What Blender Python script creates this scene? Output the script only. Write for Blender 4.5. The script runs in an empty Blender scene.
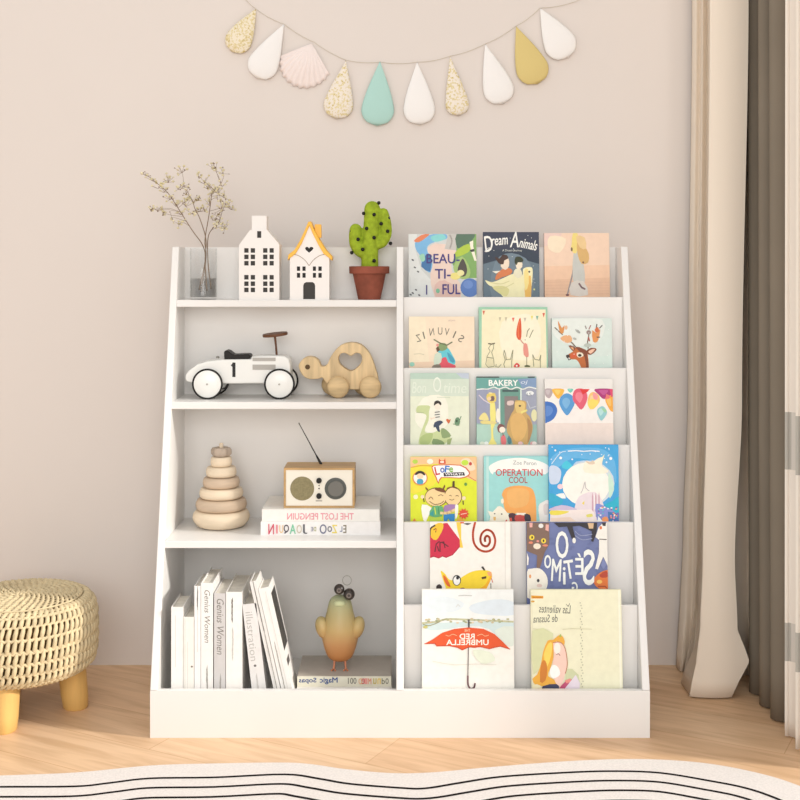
import bpy, bmesh, math, random
from mathutils import Vector, Matrix, Euler

C = bpy.context.scene.collection
scene = bpy.context.scene
PI = math.pi
random.seed(4)

# ------------------------------------------------------------------ camera
CAM_D, CAM_Z, FPX, HY = 2.4, 0.946, 1200.0, 265.0
cam = bpy.data.cameras.new('camera')
cam.sensor_width = 36.0
cam.lens = 36.0 * FPX / 800.0
cam.shift_y = -(400.0 - HY) / 800.0
cam.clip_start, cam.clip_end = 0.05, 60
cam_o = bpy.data.objects.new('camera', cam)
cam_o.location = (0, -CAM_D, CAM_Z)
cam_o.rotation_euler = (PI / 2, 0, 0)
C.objects.link(cam_o)
scene.camera = cam_o

# ------------------------------------------------------------------ world, sun, added front fill, exposure
w = bpy.data.worlds.new('room_daylight')
scene.world = w
w.use_nodes = True
bg = w.node_tree.nodes['Background']
bg.inputs[0].default_value = (1.0, 0.985, 0.965, 1)
bg.inputs[1].default_value = 0.68

sun = bpy.data.lights.new('sun', 'SUN')
sun.energy = 2.5
sun.angle = math.radians(5)
sun.color = (1.0, 0.95, 0.88)
sun_o = bpy.data.objects.new('sun', sun)
sun_o.rotation_euler = Vector((-1.0, 0.27, -0.46)).to_track_quat('-Z', 'Y').to_euler()
sun_o.location = (3, -1, 3)
C.objects.link(sun_o)

# added fill light behind the viewer to brighten front-facing surfaces
fill = bpy.data.lights.new('front_fill', 'AREA')
fill.shape = 'RECTANGLE'
fill.size, fill.size_y = 3.4, 2.0
fill.energy = 78
fill.color = (1.0, 0.98, 0.955)
fill_o = bpy.data.objects.new('front_fill', fill)
fill_o.location = (0.2, -4.6, 1.9)
fill_o.rotation_euler = (Vector((0.1, 0.3, 0.7)) - Vector(fill_o.location)).to_track_quat('-Z', 'Y').to_euler()
C.objects.link(fill_o)

scene.view_settings.view_transform = 'Standard'
scene.view_settings.look = 'None'
scene.view_settings.gamma = 1.0
scene.view_settings.use_curve_mapping = False
scene.view_settings.exposure = 0.31


# ------------------------------------------------------------------ helpers
def ink(c):
    return lin(tuple(v + (255 - v) * 0.09 for v in c))


def lin(c):
    out = []
    for v in c[:3]:
        v = v / 255.0
        out.append(v / 12.92 if v <= 0.04045 else ((v + 0.055) / 1.055) ** 2.4)
    return tuple(out) + (1.0,)


def P(px, py, Y):
    k = (CAM_D + Y) / FPX
    return Vector(((px - 400.0) * k, Y, CAM_Z - (py - HY) * k))


def SC(Y):
    return (CAM_D + Y) / FPX


def mat(name, col, rough=0.5, spec=0.35, metal=0.0, noise=0.0, nscale=30.0, bump=0.0, bscale=200.0, stretch=(1, 1, 1), col2=None, trans=0.0):
    m = bpy.data.materials.new(name)
    m.use_nodes = True
    nt = m.node_tree
    b = nt.nodes['Principled BSDF']
    b.inputs['Roughness'].default_value = rough
    b.inputs['Specular IOR Level'].default_value = spec
    b.inputs['Metallic'].default_value = metal
    b.inputs['Base Color'].default_value = lin(col)
    if noise or bump:
        tc = nt.nodes.new('ShaderNodeTexCoord')
        mp = nt.nodes.new('ShaderNodeMapping')
        mp.inputs['Scale'].default_value = stretch
        nt.links.new(tc.outputs['Object'], mp.inputs[0])
    if noise:
        n = nt.nodes.new('ShaderNodeTexNoise')
        n.inputs['Scale'].default_value = nscale
        n.inputs['Detail'].default_value = 5
        nt.links.new(mp.outputs[0], n.inputs['Vector'])
        r = nt.nodes.new('ShaderNodeValToRGB')
        r.color_ramp.elements[0].position = 0.35
        r.color_ramp.elements[1].position = 0.68
        r.color_ramp.elements[1].color = lin(col)
        r.color_ramp.elements[0].color = lin(col2 if col2 else tuple(v * (1 - noise) for v in col))
        nt.links.new(n.outputs['Fac'], r.inputs[0])
        nt.links.new(r.outputs[0], b.inputs['Base Color'])
    if bump:
        n2 = nt.nodes.new('ShaderNodeTexNoise')
        n2.inputs['Scale'].default_value = bscale
        nt.links.new(mp.outputs[0], n2.inputs['Vector'])
        bp = nt.nodes.new('ShaderNodeBump')
        bp.inputs['Strength'].default_value = bump
        bp.inputs['Distance'].default_value = 0.002
        nt.links.new(n2.outputs['Fac'], bp.inputs['Height'])
        nt.links.new(bp.outputs[0], b.inputs['Normal'])
    if trans:
        t = nt.nodes.new('ShaderNodeBsdfTranslucent')
        t.inputs[0].default_value = lin(col)
        mx = nt.nodes.new('ShaderNodeMixShader')
        mx.inputs[0].default_value = trans
        nt.links.new(b.outputs[0], mx.inputs[1])
        nt.links.new(t.outputs[0], mx.inputs[2])
        nt.links.new(mx.outputs[0], nt.nodes['Material Output'].inputs[0])
    return m


def glass_mat(name, tint=(0.993, 0.995, 0.995, 1), ior=1.45):
    """thin clear glass: see-through with a fresnel sheen"""
    m = bpy.data.materials.new(name)
    m.use_nodes = True
    nt = m.node_tree
    nt.nodes.remove(nt.nodes['Principled BSDF'])
    t = nt.nodes.new('ShaderNodeBsdfTransparent')
    t.inputs[0].default_value = tint
    g = nt.nodes.new('ShaderNodeBsdfGlossy')
    g.inputs['Roughness'].default_value = 0.04
    lw = nt.nodes.new('ShaderNodeLayerWeight')
    f = nt.nodes.new('ShaderNodeMapRange')
    f.interpolation_type = 'SMOOTHSTEP'
    f.inputs['From Min'].default_value = 0.55
    f.inputs['To Min'].default_value = 0.04
    f.inputs['To Max'].default_value = 0.45
    nt.links.new(lw.outputs['Facing'], f.inputs['Value'])
    mx = nt.nodes.new('ShaderNodeMixShader')
    nt.links.new(f.outputs[0], mx.inputs[0])
    nt.links.new(t.outputs[0], mx.inputs[1])
    nt.links.new(g.outputs[0], mx.inputs[2])
    nt.links.new(mx.outputs[0], nt.nodes['Material Output'].inputs[0])
    return m


def printed_mat():
    m = bpy.data.materials.new('printed_paper')
    m.use_nodes = True
    nt = m.node_tree
    b = nt.nodes['Principled BSDF']
    b.inputs['Roughness'].default_value = 0.5
    b.inputs['Specular IOR Level'].default_value = 0.25
    a = nt.nodes.new('ShaderNodeAttribute')
    a.attribute_name = 'ink'
    # slight mottling of the printed ink
    tc = nt.nodes.new('ShaderNodeTexCoord')
    n = nt.nodes.new('ShaderNodeTexNoise')
    n.inputs['Scale'].default_value = 70
    n.inputs['Detail'].default_value = 4
    nt.links.new(tc.outputs['Object'], n.inputs['Vector'])
    rp = nt.nodes.new('ShaderNodeValToRGB')
    rp.color_ramp.elements[0].position = 0.3
    rp.color_ramp.elements[0].color = (0.86, 0.85, 0.84, 1)
    rp.color_ramp.elements[1].position = 0.62
    rp.color_ramp.elements[1].color = (1, 1, 1, 1)
    nt.links.new(n.outputs['Fac'], rp.inputs[0])
    mx = nt.nodes.new('ShaderNodeMix')
    mx.data_type = 'RGBA'
    mx.blend_type = 'MULTIPLY'
    mx.inputs['Factor'].default_value = 0.35
    nt.links.new(a.outputs['Color'], mx.inputs['A'])
    nt.links.new(rp.outputs[0], mx.inputs['B'])
    nt.links.new(mx.outputs['Result'], b.inputs['Base Color'])
    return m


PRINT = printed_mat()


class MB:
    """collects shapes (world or local coordinates) and links them as one mesh object"""

    def __init__(self):
        self.v, self.f, self.m, self.c = [], [], [], []

    def add(self, vs, fs, mi=0, col=None, M=None):
        o = len(self.v)
        for p in vs:
            p = Vector(p)
            self.v.append(M @ p if M is not None else p)
        for q in fs:
            self.f.append([i + o for i in q])
            self.m.append(mi)
            self.c.append(col)
        return self

    def box(self, x0, x1, y0, y1, z0, z1, mi=0, col=None, M=None):
        vs = [(x0, y0, z0), (x1, y0, z0), (x1, y1, z0), (x0, y1, z0), (x0, y0, z1), (x1, y0, z1), (x1, y1, z1), (x0, y1, z1)]
        fs = [(0, 3, 2, 1), (4, 5, 6, 7), (0, 1, 5, 4), (1, 2, 6, 5), (2, 3, 7, 6), (3, 0, 4, 7)]
        return self.add(vs, fs, mi, col, M)

    def prism(self, poly, y0, y1, mi=0, col=None, M=None):
        """poly in XZ, extruded along Y"""
        n = len(poly)
        vs = [(p[0], y0, p[1]) for p in poly] + [(p[0], y1, p[1]) for p in poly]
        fs = [tuple(range(n)), tuple(range(2 * n - 1, n - 1, -1))]
        for i in range(n):
            j = (i + 1) % n
            fs.append((i, i + n, j + n, j))
        return self.add(vs, fs, mi, col, M)

    def lathe(self, prof, n=32, mi=0, col=None, M=None, sx=1, sy=1):
        """prof: (r, z) from bottom to top"""
        vs, fs = [], []
        rings = []
        for r, z in prof:
            if r < 1e-6:
                rings.append([len(vs)])
                vs.append((0, 0, z))
            else:
                rings.append(list(range(len(vs), len(vs) + n)))
                for k in range(n):
                    a = 2 * PI * k / n
                    vs.append((r * math.cos(a) * sx, r * math.sin(a) * sy, z))
        for a, b in zip(rings[:-1], rings[1:]):
            for k in range(n):
                k2 = (k + 1) % n
                if len(a) == 1 and len(b) == 1:
                    continue
                if len(a) == 1:
                    fs.append((a[0], b[k2], b[k]))
                elif len(b) == 1:
                    fs.append((a[k], a[k2], b[0]))
                else:
                    fs.append((a[k], a[k2], b[k2], b[k]))
        return self.add(vs, fs, mi, col, M)

    def ball(self, c, rx, ry=None, rz=None, n=16, mi=0, col=None, M=None):
        ry = rx if ry is None else ry
        rz = rx if rz is None else rz
        k = max(4, n // 2)
        prof = [(math.sin(PI * i / k), -math.cos(PI * i / k)) for i in range(k + 1)]
        T = Matrix.Translation(Vector(c)) @ Matrix.Diagonal((rx, ry, rz, 1))
        if M is not None:
            T = M @ T
        return self.lathe(prof, n, mi, col, T)

    def tube(self, pts, r, n=8, mi=0, col=None, cap=True, M=None, closed=False):
        pts = [Vector(p) for p in pts]
        rs = r if isinstance(r, (list, tuple)) else [r] * len(pts)
        vs, fs = [], []
        prev = None
        N = len(pts)
        for i, p in enumerate(pts):
            if closed:
                t = pts[(i + 1) % N] - pts[i - 1]
            else:
                t = pts[min(i + 1, N - 1)] - pts[max(i - 1, 0)]
            t = t.normalized() if t.length > 1e-9 else Vector((0, 0, 1))
            if prev is None:
                a = Vector((0, 1, 0)) if abs(t.y) < 0.9 else Vector((1, 0, 0))
                u = t.cross(a).normalized()
            else:
                u = prev - t * prev.dot(t)
                u = u.normalized() if u.length > 1e-9 else prev
            prev = u
            vv = t.cross(u)
            for k in range(n):
                a = 2 * PI * k / n
                vs.append(p + (u * math.cos(a) + vv * math.sin(a)) * rs[i])
        for i in range(N if closed else N - 1):
            i2 = (i + 1) % N
            for k in range(n):
                k2 = (k + 1) % n
                fs.append((i * n + k, i * n + k2, i2 * n + k2, i2 * n + k))
        if cap and not closed:
            fs.append(tuple(range(n - 1, -1, -1)))
            fs.append(tuple(range((N - 1) * n, N * n)))
        return self.add(vs, fs, mi, col, M)

    def build(self, name, mats, parent=None, smooth=None, bevel=0.0, seg=2, local=False, subsurf=0):
        me = bpy.data.meshes.new(name)
        off = Vector((0, 0, 0))
        if parent is not None and not local:
            off = parent_world(parent)
        me.from_pydata([tuple(p - off) for p in self.v], [], self.f)
        mats = mats if isinstance(mats, (list, tuple)) else [mats]
        for m in mats:
            me.materials.append(m)
        me.polygons.foreach_set('material_index', self.m)
        if any(c is not None for c in self.c):
            at = me.color_attributes.new('ink', 'FLOAT_COLOR', 'CORNER')
            for p, c in zip(me.polygons, self.c):
                c = c or (1, 1, 1, 1)
                for li in p.loop_indices:
                    at.data[li].color = c
        me.update()
        if smooth is not None:
            me.shade_smooth()
            me.set_sharp_from_angle(angle=math.radians(smooth))
        o = bpy.data.objects.new(name, me)
        C.objects.link(o)
        if parent is not None:
            o.parent = parent
        if bevel:
            b = o.modifiers.new('bevel', 'BEVEL')
            b.width = bevel
            b.segments = seg
            b.limit_method = 'ANGLE'
            b.angle_limit = math.radians(35)
        if subsurf:
            s = o.modifiers.new('sub', 'SUBSURF')
            s.levels = s.render_levels = subsurf
        return o


def parent_world(o):
    v = Vector((0, 0, 0))
    while o is not None:
        v += o.location
        o = o.parent
    return v


def tag(o, label, cat, group=None):
    o['label'] = label
    o['category'] = cat
    if group:
        o['group'] = group
    return o


def thing(name, label, cat, loc=(0, 0, 0), rot=(0, 0, 0), group=None):
    o = bpy.data.objects.new(name, None)
    o.empty_display_size = 0.05
    C.objects.link(o)
    o.location = loc
    o.rotation_euler = rot
    return tag(o, label, cat, group)


def struct(o):
    o['kind'] = 'structure'
    return o


def outline2d(outer, holes, y0, y1, bevel=0.0):
    """solid with holes: 2D outlines in XZ extruded along Y -> (verts, faces)"""
    cu = bpy.data.curves.new('shape', 'CURVE')
    cu.dimensions = '2D'
    cu.fill_mode = 'BOTH'
    cu.extrude = (y1 - y0) / 2 - bevel
    if bevel:
        cu.bevel_depth = bevel
        cu.bevel_resolution = 2
        cu.offset = -bevel
    for pl in [outer] + list(holes):
        s = cu.splines.new('POLY')
        s.points.add(len(pl) - 1)
        for q, p in zip(s.points, pl):
            q.co = (p[0], p[1], 0, 1)
        s.use_cyclic_u = True
    ob = bpy.data.objects.new('shape', cu)
    me = ob.to_mesh()
    ym = (y0 + y1) / 2
    vs = [(v.co.x, ym - v.co.z, v.co.y) for v in me.vertices]
    fs = [tuple(p.vertices) for p in me.polygons]
    ob.to_mesh_clear()
    bpy.data.objects.remove(ob)
    bpy.data.curves.remove(cu)
    return vs, fs


_txt = {}


def text_mesh(s, shear=0.0):
    k = (s, shear)
    if k not in _txt:
        cu = bpy.data.curves.new('lettering', 'FONT')
        cu.body = s
        cu.shear = shear
        cu.resolution_u = 3
        ob = bpy.data.objects.new('lettering', cu)
        me = ob.to_mesh()
        vs = [(v.co.x, v.co.y) for v in me.vertices]
        fs = [tuple(p.vertices) for p in me.polygons]
        ob.to_mesh_clear()
        bpy.data.objects.remove(ob)
        bpy.data.curves.remove(cu)
        xs = [v[0] for v in vs]
        ys = [v[1] for v in vs]
        x0, x1, y0, y1 = min(xs), max(xs), min(ys), max(ys)
        sx, sy = max(x1 - x0, 1e-6), max(y1 - y0, 1e-6)
        vs = [((x - (x0 + x1) / 2) / sx, (y - (y0 + y1) / 2) / sy) for x, y in vs]
        _txt[k] = (vs, fs)
    return _txt[k]


def smooth_pts(pts, n=6, closed=False):
    out = []
    N = len(pts)
    pts = [tuple(p) for p in pts]
    for i in range(N if closed else N - 1):
        p0 = pts[(i - 1) % N] if closed else pts[max(i - 1, 0)]
        p1 = pts[i]
        p2 = pts[(i + 1) % N]
        p3 = pts[(i + 2) % N] if closed else pts[min(i + 2, N - 1)]
        for k in range(n):
            t = k / n
            out.append(tuple(0.5 * ((2 * b) + (-a + c) * t + (2 * a - 5 * b + 4 * c - d) * t * t + (-a + 3 * b - 3 * c + d) * t ** 3)
                             for a, b, c, d in zip(p0, p1, p2, p3)))
    if not closed:
        out.append(tuple(pts[-1]))
    return out


class Art:
    """flat printed artwork on a front face (plane y = 0 of the thing, facing -y). mp maps drawing units to (u, v)."""

    def __init__(self, mb, mp, rect, mi=0, y=0.0):
        self.mb, self.mp, self.rect, self.mi, self.y, self.n = mb, mp, rect, mi, y, 1

    def _clip(self, poly):
        x0, x1, z0, z1 = self.rect
        for ax, lim, sg in ((0, x0, 1), (0, x1, -1), (1, z0, 1), (1, z1, -1)):
            out = []
            for i in range(len(poly)):
                a, b = poly[i - 1], poly[i]
                ia, ib = sg * (a[ax] - lim) >= 0, sg * (b[ax] - lim) >= 0
                if ia != ib:
                    t = (lim - a[ax]) / (b[ax] - a[ax])
                    out.append((a[0] + (b[0] - a[0]) * t, a[1] + (b[1] - a[1]) * t))
                if ib:
                    out.append(b)
            poly = out
            if len(poly) < 3:
                return []
        res = []
        for p in poly:
            if not res or abs(p[0] - res[-1][0]) + abs(p[1] - res[-1][1]) > 1e-7:
                res.append(p)
        return res if len(res) > 2 else []

    def _emit(self, poly, col):
        q = self._clip(poly)
        if not q:
            return
        ar = sum(q[i - 1][0] * q[i][1] - q[i][0] * q[i - 1][1] for i in range(len(q)))
        if ar < 0:
            q = q[::-1]
        yy = self.y - self.n * 2.5e-5
        self.mb.add([(u, yy, v) for u, v in q], [tuple(range(len(q)))], self.mi, ink(col))

    def p(self, col, pts, sm=0):
        if sm:
            pts = smooth_pts(pts, sm, True)
        self._emit([self.mp(*q) for q in pts], col)
        self.n += 1
        return self

    def e(self, col, cx, cy, rx, ry=None, rot=0, n=20):
        ry = rx if ry is None else ry
        c, s = math.cos(math.radians(rot)), math.sin(math.radians(rot))
        pts = []
        for k in range(n):
            a = 2 * PI * k / n
            x, y = rx * math.cos(a), ry * math.sin(a)
            pts.append((cx + x * c - y * s, cy + x * s + y * c))
        return self.p(col, pts)

    def l(self, col, wd, pts, sm=0):
        if sm:
            pts = smooth_pts(pts, sm)
        for a, b in zip(pts[:-1], pts[1:]):
            dx, dy = b[0] - a[0], b[1] - a[1]
            L = math.hypot(dx, dy) or 1
            nx, ny = -dy / L * wd / 2, dx / L * wd / 2
            ex, ey = dx / L * wd * 0.3, dy / L * wd * 0.3
            self._emit([self.mp(*q) for q in ((a[0] + nx - ex, a[1] + ny - ey), (b[0] + nx + ex, b[1] + ny + ey), (b[0] - nx + ex, b[1] - ny + ey), (a[0] - nx - ex, a[1] - ny - ey))], col)
        self.n += 1
        return self

    def t(self, col, s, cx, cy, wd, ht, mirror=False, rot=0, shear=0.0, bold=0):
        vs, fs = text_mesh(s, shear)
        c, sn = math.cos(math.radians(rot)), math.sin(math.radians(rot))
        bold *= 0.4
        offs = [(0, 0)] if not bold else [(-bold, 0), (bold, 0), (0, bold), (0, -bold)]
        for ox, oy in offs:
            yy = self.y - self.n * 2.5e-5
            pts = []
            for x, y in vs:
                x, y = (-x if mirror else x) * wd + ox, -y * ht + oy
                u, v = self.mp(cx + x * c - y * sn, cy + x * sn + y * c)
                pts.append((u, yy, v))
            self.mb.add(pts, [f[::-1] for f in fs] if mirror else fs, self.mi, ink(col))
            self.n += 1
        return self


# ------------------------------------------------------------------ materials
M_WHITE = mat('white_painted_board', (232, 230, 227), 0.38, 0.4, noise=0.012, nscale=3)
M_WALL = mat('warm_plaster', (225, 217, 211), 0.9, 0.1, noise=0.012, nscale=1.2, bump=0.04, bscale=90)
M_PAGES = mat('page_block', (226, 220, 208), 0.8, 0.1, noise=0.08, nscale=60, stretch=(1, 1, 14))
M_PALEWOOD = mat('pale_pine', (232, 204, 158), 0.5, 0.25, noise=0.16, nscale=9, stretch=(9, 9, 1.0))
M_LEGWOOD = mat('yellow_pine', (226, 184, 112), 0.45, 0.3, noise=0.08, nscale=7, stretch=(8, 8, 1))
M_BLACK = mat('matte_black', (28, 26, 25), 0.5, 0.3)
M_DKGREY = mat('dark_grey', (62, 60, 58), 0.6, 0.3)
M_TOYWHITE = mat('toy_white_lacquer', (238, 238, 234), 0.25, 0.5)
M_CERAMIC = mat('white_ceramic', (236, 232, 228), 0.4, 0.4)
M_YELLOW = mat('yellow_glaze', (244, 186, 62), 0.35, 0.4)
M_GLASS = glass_mat('clear_glass')


def floor_mat():
    m = bpy.data.materials.new('oak_floor')
    m.use_nodes = True
    nt = m.node_tree
    N, L = nt.nodes, nt.links
    b = N['Principled BSDF']
    b.inputs['Roughness'].default_value = 0.42
    b.inputs['Specular IOR Level'].default_value = 0.3
    tc = N.new('ShaderNodeTexCoord')
    mp = N.new('ShaderNodeMapping')
    mp.inputs['Rotation'].default_value = (0, 0, math.radians(28))
    L.new(tc.outputs['Object'], mp.inputs[0])
    br = N.new('ShaderNodeTexBrick')
    br.offset = 0.37
    br.inputs['Scale'].default_value = 1.0
    br.inputs['Brick Width'].default_value = 1.1
    br.inputs['Row Height'].default_value = 0.14
    br.inputs['Mortar Size'].default_value = 0.0012
    br.inputs['Mortar Smooth'].default_value = 0.4
    br.inputs['Color1'].default_value = lin((222, 184, 146))
    br.inputs['Color2'].default_value = lin((230, 196, 160))
    br.inputs['Mortar'].default_value = lin((206, 166, 126))
    L.new(mp.outputs[0], br.inputs['Vector'])
    mp2 = N.new('ShaderNodeMapping')
    mp2.inputs['Scale'].default_value = (1.6, 14, 1)
    L.new(mp.outputs[0], mp2.inputs[0])
    n = N.new('ShaderNodeTexNoise')
    n.inputs['Scale'].default_value = 3.2
    n.inputs['Detail'].default_value = 8
    n.inputs['Distortion'].default_value = 0.7
    L.new(mp2.outputs[0], n.inputs['Vector'])
    r = N.new('ShaderNodeValToRGB')
    r.color_ramp.elements[0].position = 0.3
    r.color_ramp.elements[0].color = (0.74, 0.68, 0.60, 1)
    r.color_ramp.elements[1].position = 0.62
    r.color_ramp.elements[1].color = (1, 1, 1, 1)
    L.new(n.outputs['Fac'], r.inputs[0])
    mx = N.new('ShaderNodeMix')
    mx.data_type = 'RGBA'
    mx.blend_type = 'MULTIPLY'
    mx.inputs['Factor'].default_value = 0.75
    L.new(br.outputs['Color'], mx.inputs['A'])
    L.new(r.outputs[0], mx.inputs['B'])
    L.new(mx.outputs['Result'], b.inputs['Base Color'])
    return m


# ------------------------------------------------------------------ the room
WALL_Y = 0.438
RW_X = 0.92
struct(MB().box(-3.2, 2.2, -4.0, WALL_Y + 0.1, -0.1, 0.0).build('floor', floor_mat()))
struct(MB().box(-3.2, RW_X + 0.12, WALL_Y, WALL_Y + 0.1, 0, 2.7).build('wall_back', M_WALL))
wr = MB()
wr.box(RW_X, RW_X + 0.12, -0.10, WALL_Y, 0, 2.7)
wr.box(RW_X, RW_X + 0.12, -2.6, -0.10, 2.3, 2.7)
wr.box(RW_X, RW_X + 0.12, -4.0, -2.6, 0, 2.7)
struct(wr.build('wall_right', M_WALL))

# ------------------------------------------------------------------ the bookcase
BACK_Y = 0.307
KICK_Z = 0.0945
Z_TOP = 0.986


def slant(z):
    return 0.0 if z < 0.096 else 0.234 * (z - 0.096) / (Z_TOP - 0.096)


case = thing('bookcase', 'white A-frame bookcase with open shelves and six book display tiers', 'bookcase', (0, 0.15, 0))


def side_poly_mb(x0, x1):
    m = MB()
    yz = [(0.0132, 0), (0.0132, 0.0948), (0.0, 0.0948), (0.234, Z_TOP), (BACK_Y, Z_TOP), (BACK_Y, 0)]
    vs = [(x0, y, z) for y, z in yz] + [(x1, y, z) for y, z in yz]
    n = 6
    fs = [tuple(range(n)), tuple(range(2 * n - 1, n - 1, -1))] + [(i, i + n, (i + 1) % n + n, (i + 1) % n) for i in range(n)]
    fs = [f[::-1] for f in fs]
    return m.add(vs, fs)


TH = 0.015
side_poly_mb(-0.5, -0.5 + TH).build('side_panel', M_WHITE, case, bevel=0.0015)
side_poly_mb(0.5 - TH, 0.5).build('side_panel', M_WHITE, case, bevel=0.0015)
side_poly_mb(-TH / 2, TH / 2).build('divider_panel', M_WHITE, case, bevel=0.0015)
MB().box(-0.5 + TH, 0.5 - TH, BACK_Y - 0.006, BACK_Y, 0.02, Z_TOP).build('back_panel', M_WHITE, case)
BK = BACK_Y - 0.006
Z1, Z2, Z3, Z4 = 0.870, 0.655, 0.377, 0.060
for z in (Z1, Z2, Z3):
    MB().box(-0.5 + TH, -TH / 2, slant(z) + 0.001, BK, z - TH, z).build('shelf', M_WHITE, case, bevel=0.001)
MB().box(-0.5 + TH, -TH / 2, 0.014, BK, Z4 - TH, Z4).build('shelf', M_WHITE, case, bevel=0.001)
MB().box(-0.5, 0.5, 0.0, 0.013, 0.0, KICK_Z).build('kick_board', M_WHITE, case, bevel=0.0004)
# six display tiers on the right: front boards (tier 6's is the kick board) and pocket floors
TOPS = [0.876, 0.725, 0.566, 0.412, 0.2516, KICK_Z]
BT = 0.010
BY = [slant(z) + 0.008 for z in TOPS[:5]] + [0.0]
FLOORZ = [t - 0.058 for t in TOPS[:5]] + [0.03]
for k in range(5):
    zb = FLOORZ[k + 1] - 0.004
    MB().box(TH / 2, 0.5 - TH, BY[k], BY[k] + BT, zb, TOPS[k]).build('tier_board', M_WHITE, case, bevel=0.0012)
for k in range(6):
    yb = BK if k == 0 else BY[k - 1]
    yf = BY[k] + (BT if k < 5 else 0.013)
    MB().box(TH / 2, 0.5 - TH, yf, yb, FLOORZ[k] - 0.004, FLOORZ[k]).build('tier_floor', M_WHITE, case)


# ------------------------------------------------------------------ picture books on the tiers
def cover_book(row, x0, x1, ytop, crop, base, label, draw, t=0.010, fwd=0.0, lean=None, spine=None, group='picture books facing out on the tiers'):
    """hardback standing face out in a tier; (x0, x1, ytop) where its cover shows in the photograph"""
    front = BY[row] + (BT if row < 5 else 0.013)
    backp = BK if row == 0 else BY[row - 1]
    zf = FLOORZ[row]
    ztop_board = Z_TOP if row == 0 else TOPS[row - 1]
    h = 0.2
    a = 0.05
    yb = front + 0.002
    for _ in range(8):
        ytp = yb + math.sin(a) * h
        ztop = CAM_Z - (ytop - HY) * SC(ytp)
        h = (ztop - zf) / math.cos(a)
        hc = min(h * math.cos(a), ztop_board - zf)
        if lean is None:
            a = math.atan2(backp - 0.0015 - fwd - (front + 0.0015 + t), hc)
            a = min(max(a, 0.01), 0.10)
        else:
            a = lean
        yb = backp - 0.0015 - fwd - t / math.cos(a) - hc * math.tan(a)
    ym = yb + math.sin(a) * h * 0.7
    W = (x1 - x0) * SC(ym)
    xc = ((x0 + x1) / 2 - 400) * SC(ym)
    o = thing('picture_book', label, 'book', (xc, yb, zf + t * math.sin(a) * 0), (-a, 0, 0), group)
    cx, cy, cs = crop

    def mp(zx, zy):
        px, py = cx + zx / cs, cy + zy / cs
        return ((px - (x0 + x1) / 2) / (x1 - x0) * W, h - (py - ytop) * SC(ym) / math.cos(a))
    cb = 0.0016
    mb = MB()
    col = lin(base)
    mb.box(-W / 2, W / 2, 0, cb, 0, h, 0, col)
    mb.box(-W / 2, W / 2, t - cb, t, 0, h, 0, col)
    mb.box(-W / 2, -W / 2 + cb, cb, t - cb, 0, h, 0, lin(spine) if spine else col)
    A = Art(mb, mp, (-W / 2 + 1e-4, W / 2 - 1e-4, 0.001, h - 1e-4))
    draw(A)
    mb.build('cover', PRINT, o, local=True)
    MB().box(-W / 2 + cb, W / 2 - 0.003, cb, t - cb, 0.003, h - 0.003).build('page_block', M_PAGES, o, local=True)
    return o


def d_beautiful(A):
    A.p((226, 230, 228), [(80, 80), (160, 80), (150, 250), (200, 420), (330, 560), (340, 690), (80, 690)])
    A.p((118, 182, 228), [(150, 150), (270, 95), (420, 80), (440, 130), (330, 160), (270, 190), (255, 240), (300, 320), (290, 450), (210, 390), (195, 300), (150, 230)], 3)
    A.p((132, 212, 212), [(290, 110), (400, 85), (430, 130), (330, 160)], 3)
    A.p((228, 126, 84), [(130, 150), (200, 95), (280, 82), (250, 115), (180, 162)], 2)
    A.p((236, 210, 196), [(262, 210), (330, 172), (520, 190), (545, 330), (480, 370), (490, 440), (570, 560), (575, 690), (330, 690), (290, 560), (285, 450), (310, 380), (320, 300), (262, 260)])
    A.p((228, 190, 178), [(330, 560), (420, 520), (540, 600), (560, 690), (340, 690)], 2)
    A.p((60, 112, 168), [(235, 290), (290, 280), (285, 440), (200, 392), (215, 340)], 2)
    A.p((150, 210, 180), [(180, 290), (225, 270), (235, 330), (205, 345)], 2)
    A.p((196, 194, 188), [(455, 80), (530, 80), (530, 240), (420, 225), (440, 150)])
    A.l((170, 166, 160), 14, [(470, 95), (490, 150), (470, 220)], 3)
    A.p((122, 168, 92), [(535, 80), (725, 80), (725, 500), (640, 500), (520, 420), (490, 360), (530, 250)])
    A.p((78, 108, 88), [(535, 80), (700, 80), (690, 130), (640, 180), (560, 222), (530, 190)], 2)
    A.p((172, 200, 62), [(515, 270), (555, 222), (640, 178), (670, 230), (600, 280), (530, 300)], 2)
    A.p((244, 240, 218), [(655, 160), (690, 145), (690, 200), (722, 340), (700, 335), (670, 250)])
    A.p((60, 60, 55), [(655, 235), (700, 225), (700, 250), (670, 255)])
    A.p((160, 192, 112), [(585, 295), (500, 400), (560, 500), (640, 500), (660, 420)], 3)
    A.p((72, 66, 62), [(585, 318), (545, 400), (545, 450), (575, 485), (615, 478), (632, 420), (612, 350)], 2)
    A.e((240, 226, 130), 520, 482, 48, 34)
    A.e((238, 230, 160), 570, 452, 34, 28)
    A.e((82, 120, 190), 655, 590, 88, 88)
    A.e((104, 140, 206), 640, 560, 46, 40)
    for x, y in ((120, 640), (150, 610), (180, 660), (100, 655), (140, 400), (120, 330), (170, 440)):
        A.e((90, 92, 96), x, y, 12, 7, 30)
    A.e((120, 190, 150), 355, 620, 18, 22)
    c = (62, 52, 120)
    A.t(c, 'BEAU-', 405, 318, 310, 88, bold=4)
    A.t(c, 'TI-', 402, 460, 145, 88, bold=4)
    A.t(c, 'I', 250, 610, 12, 90)
    A.t(c, 'FUL', 482, 605, 165, 92, bold=4)


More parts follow.
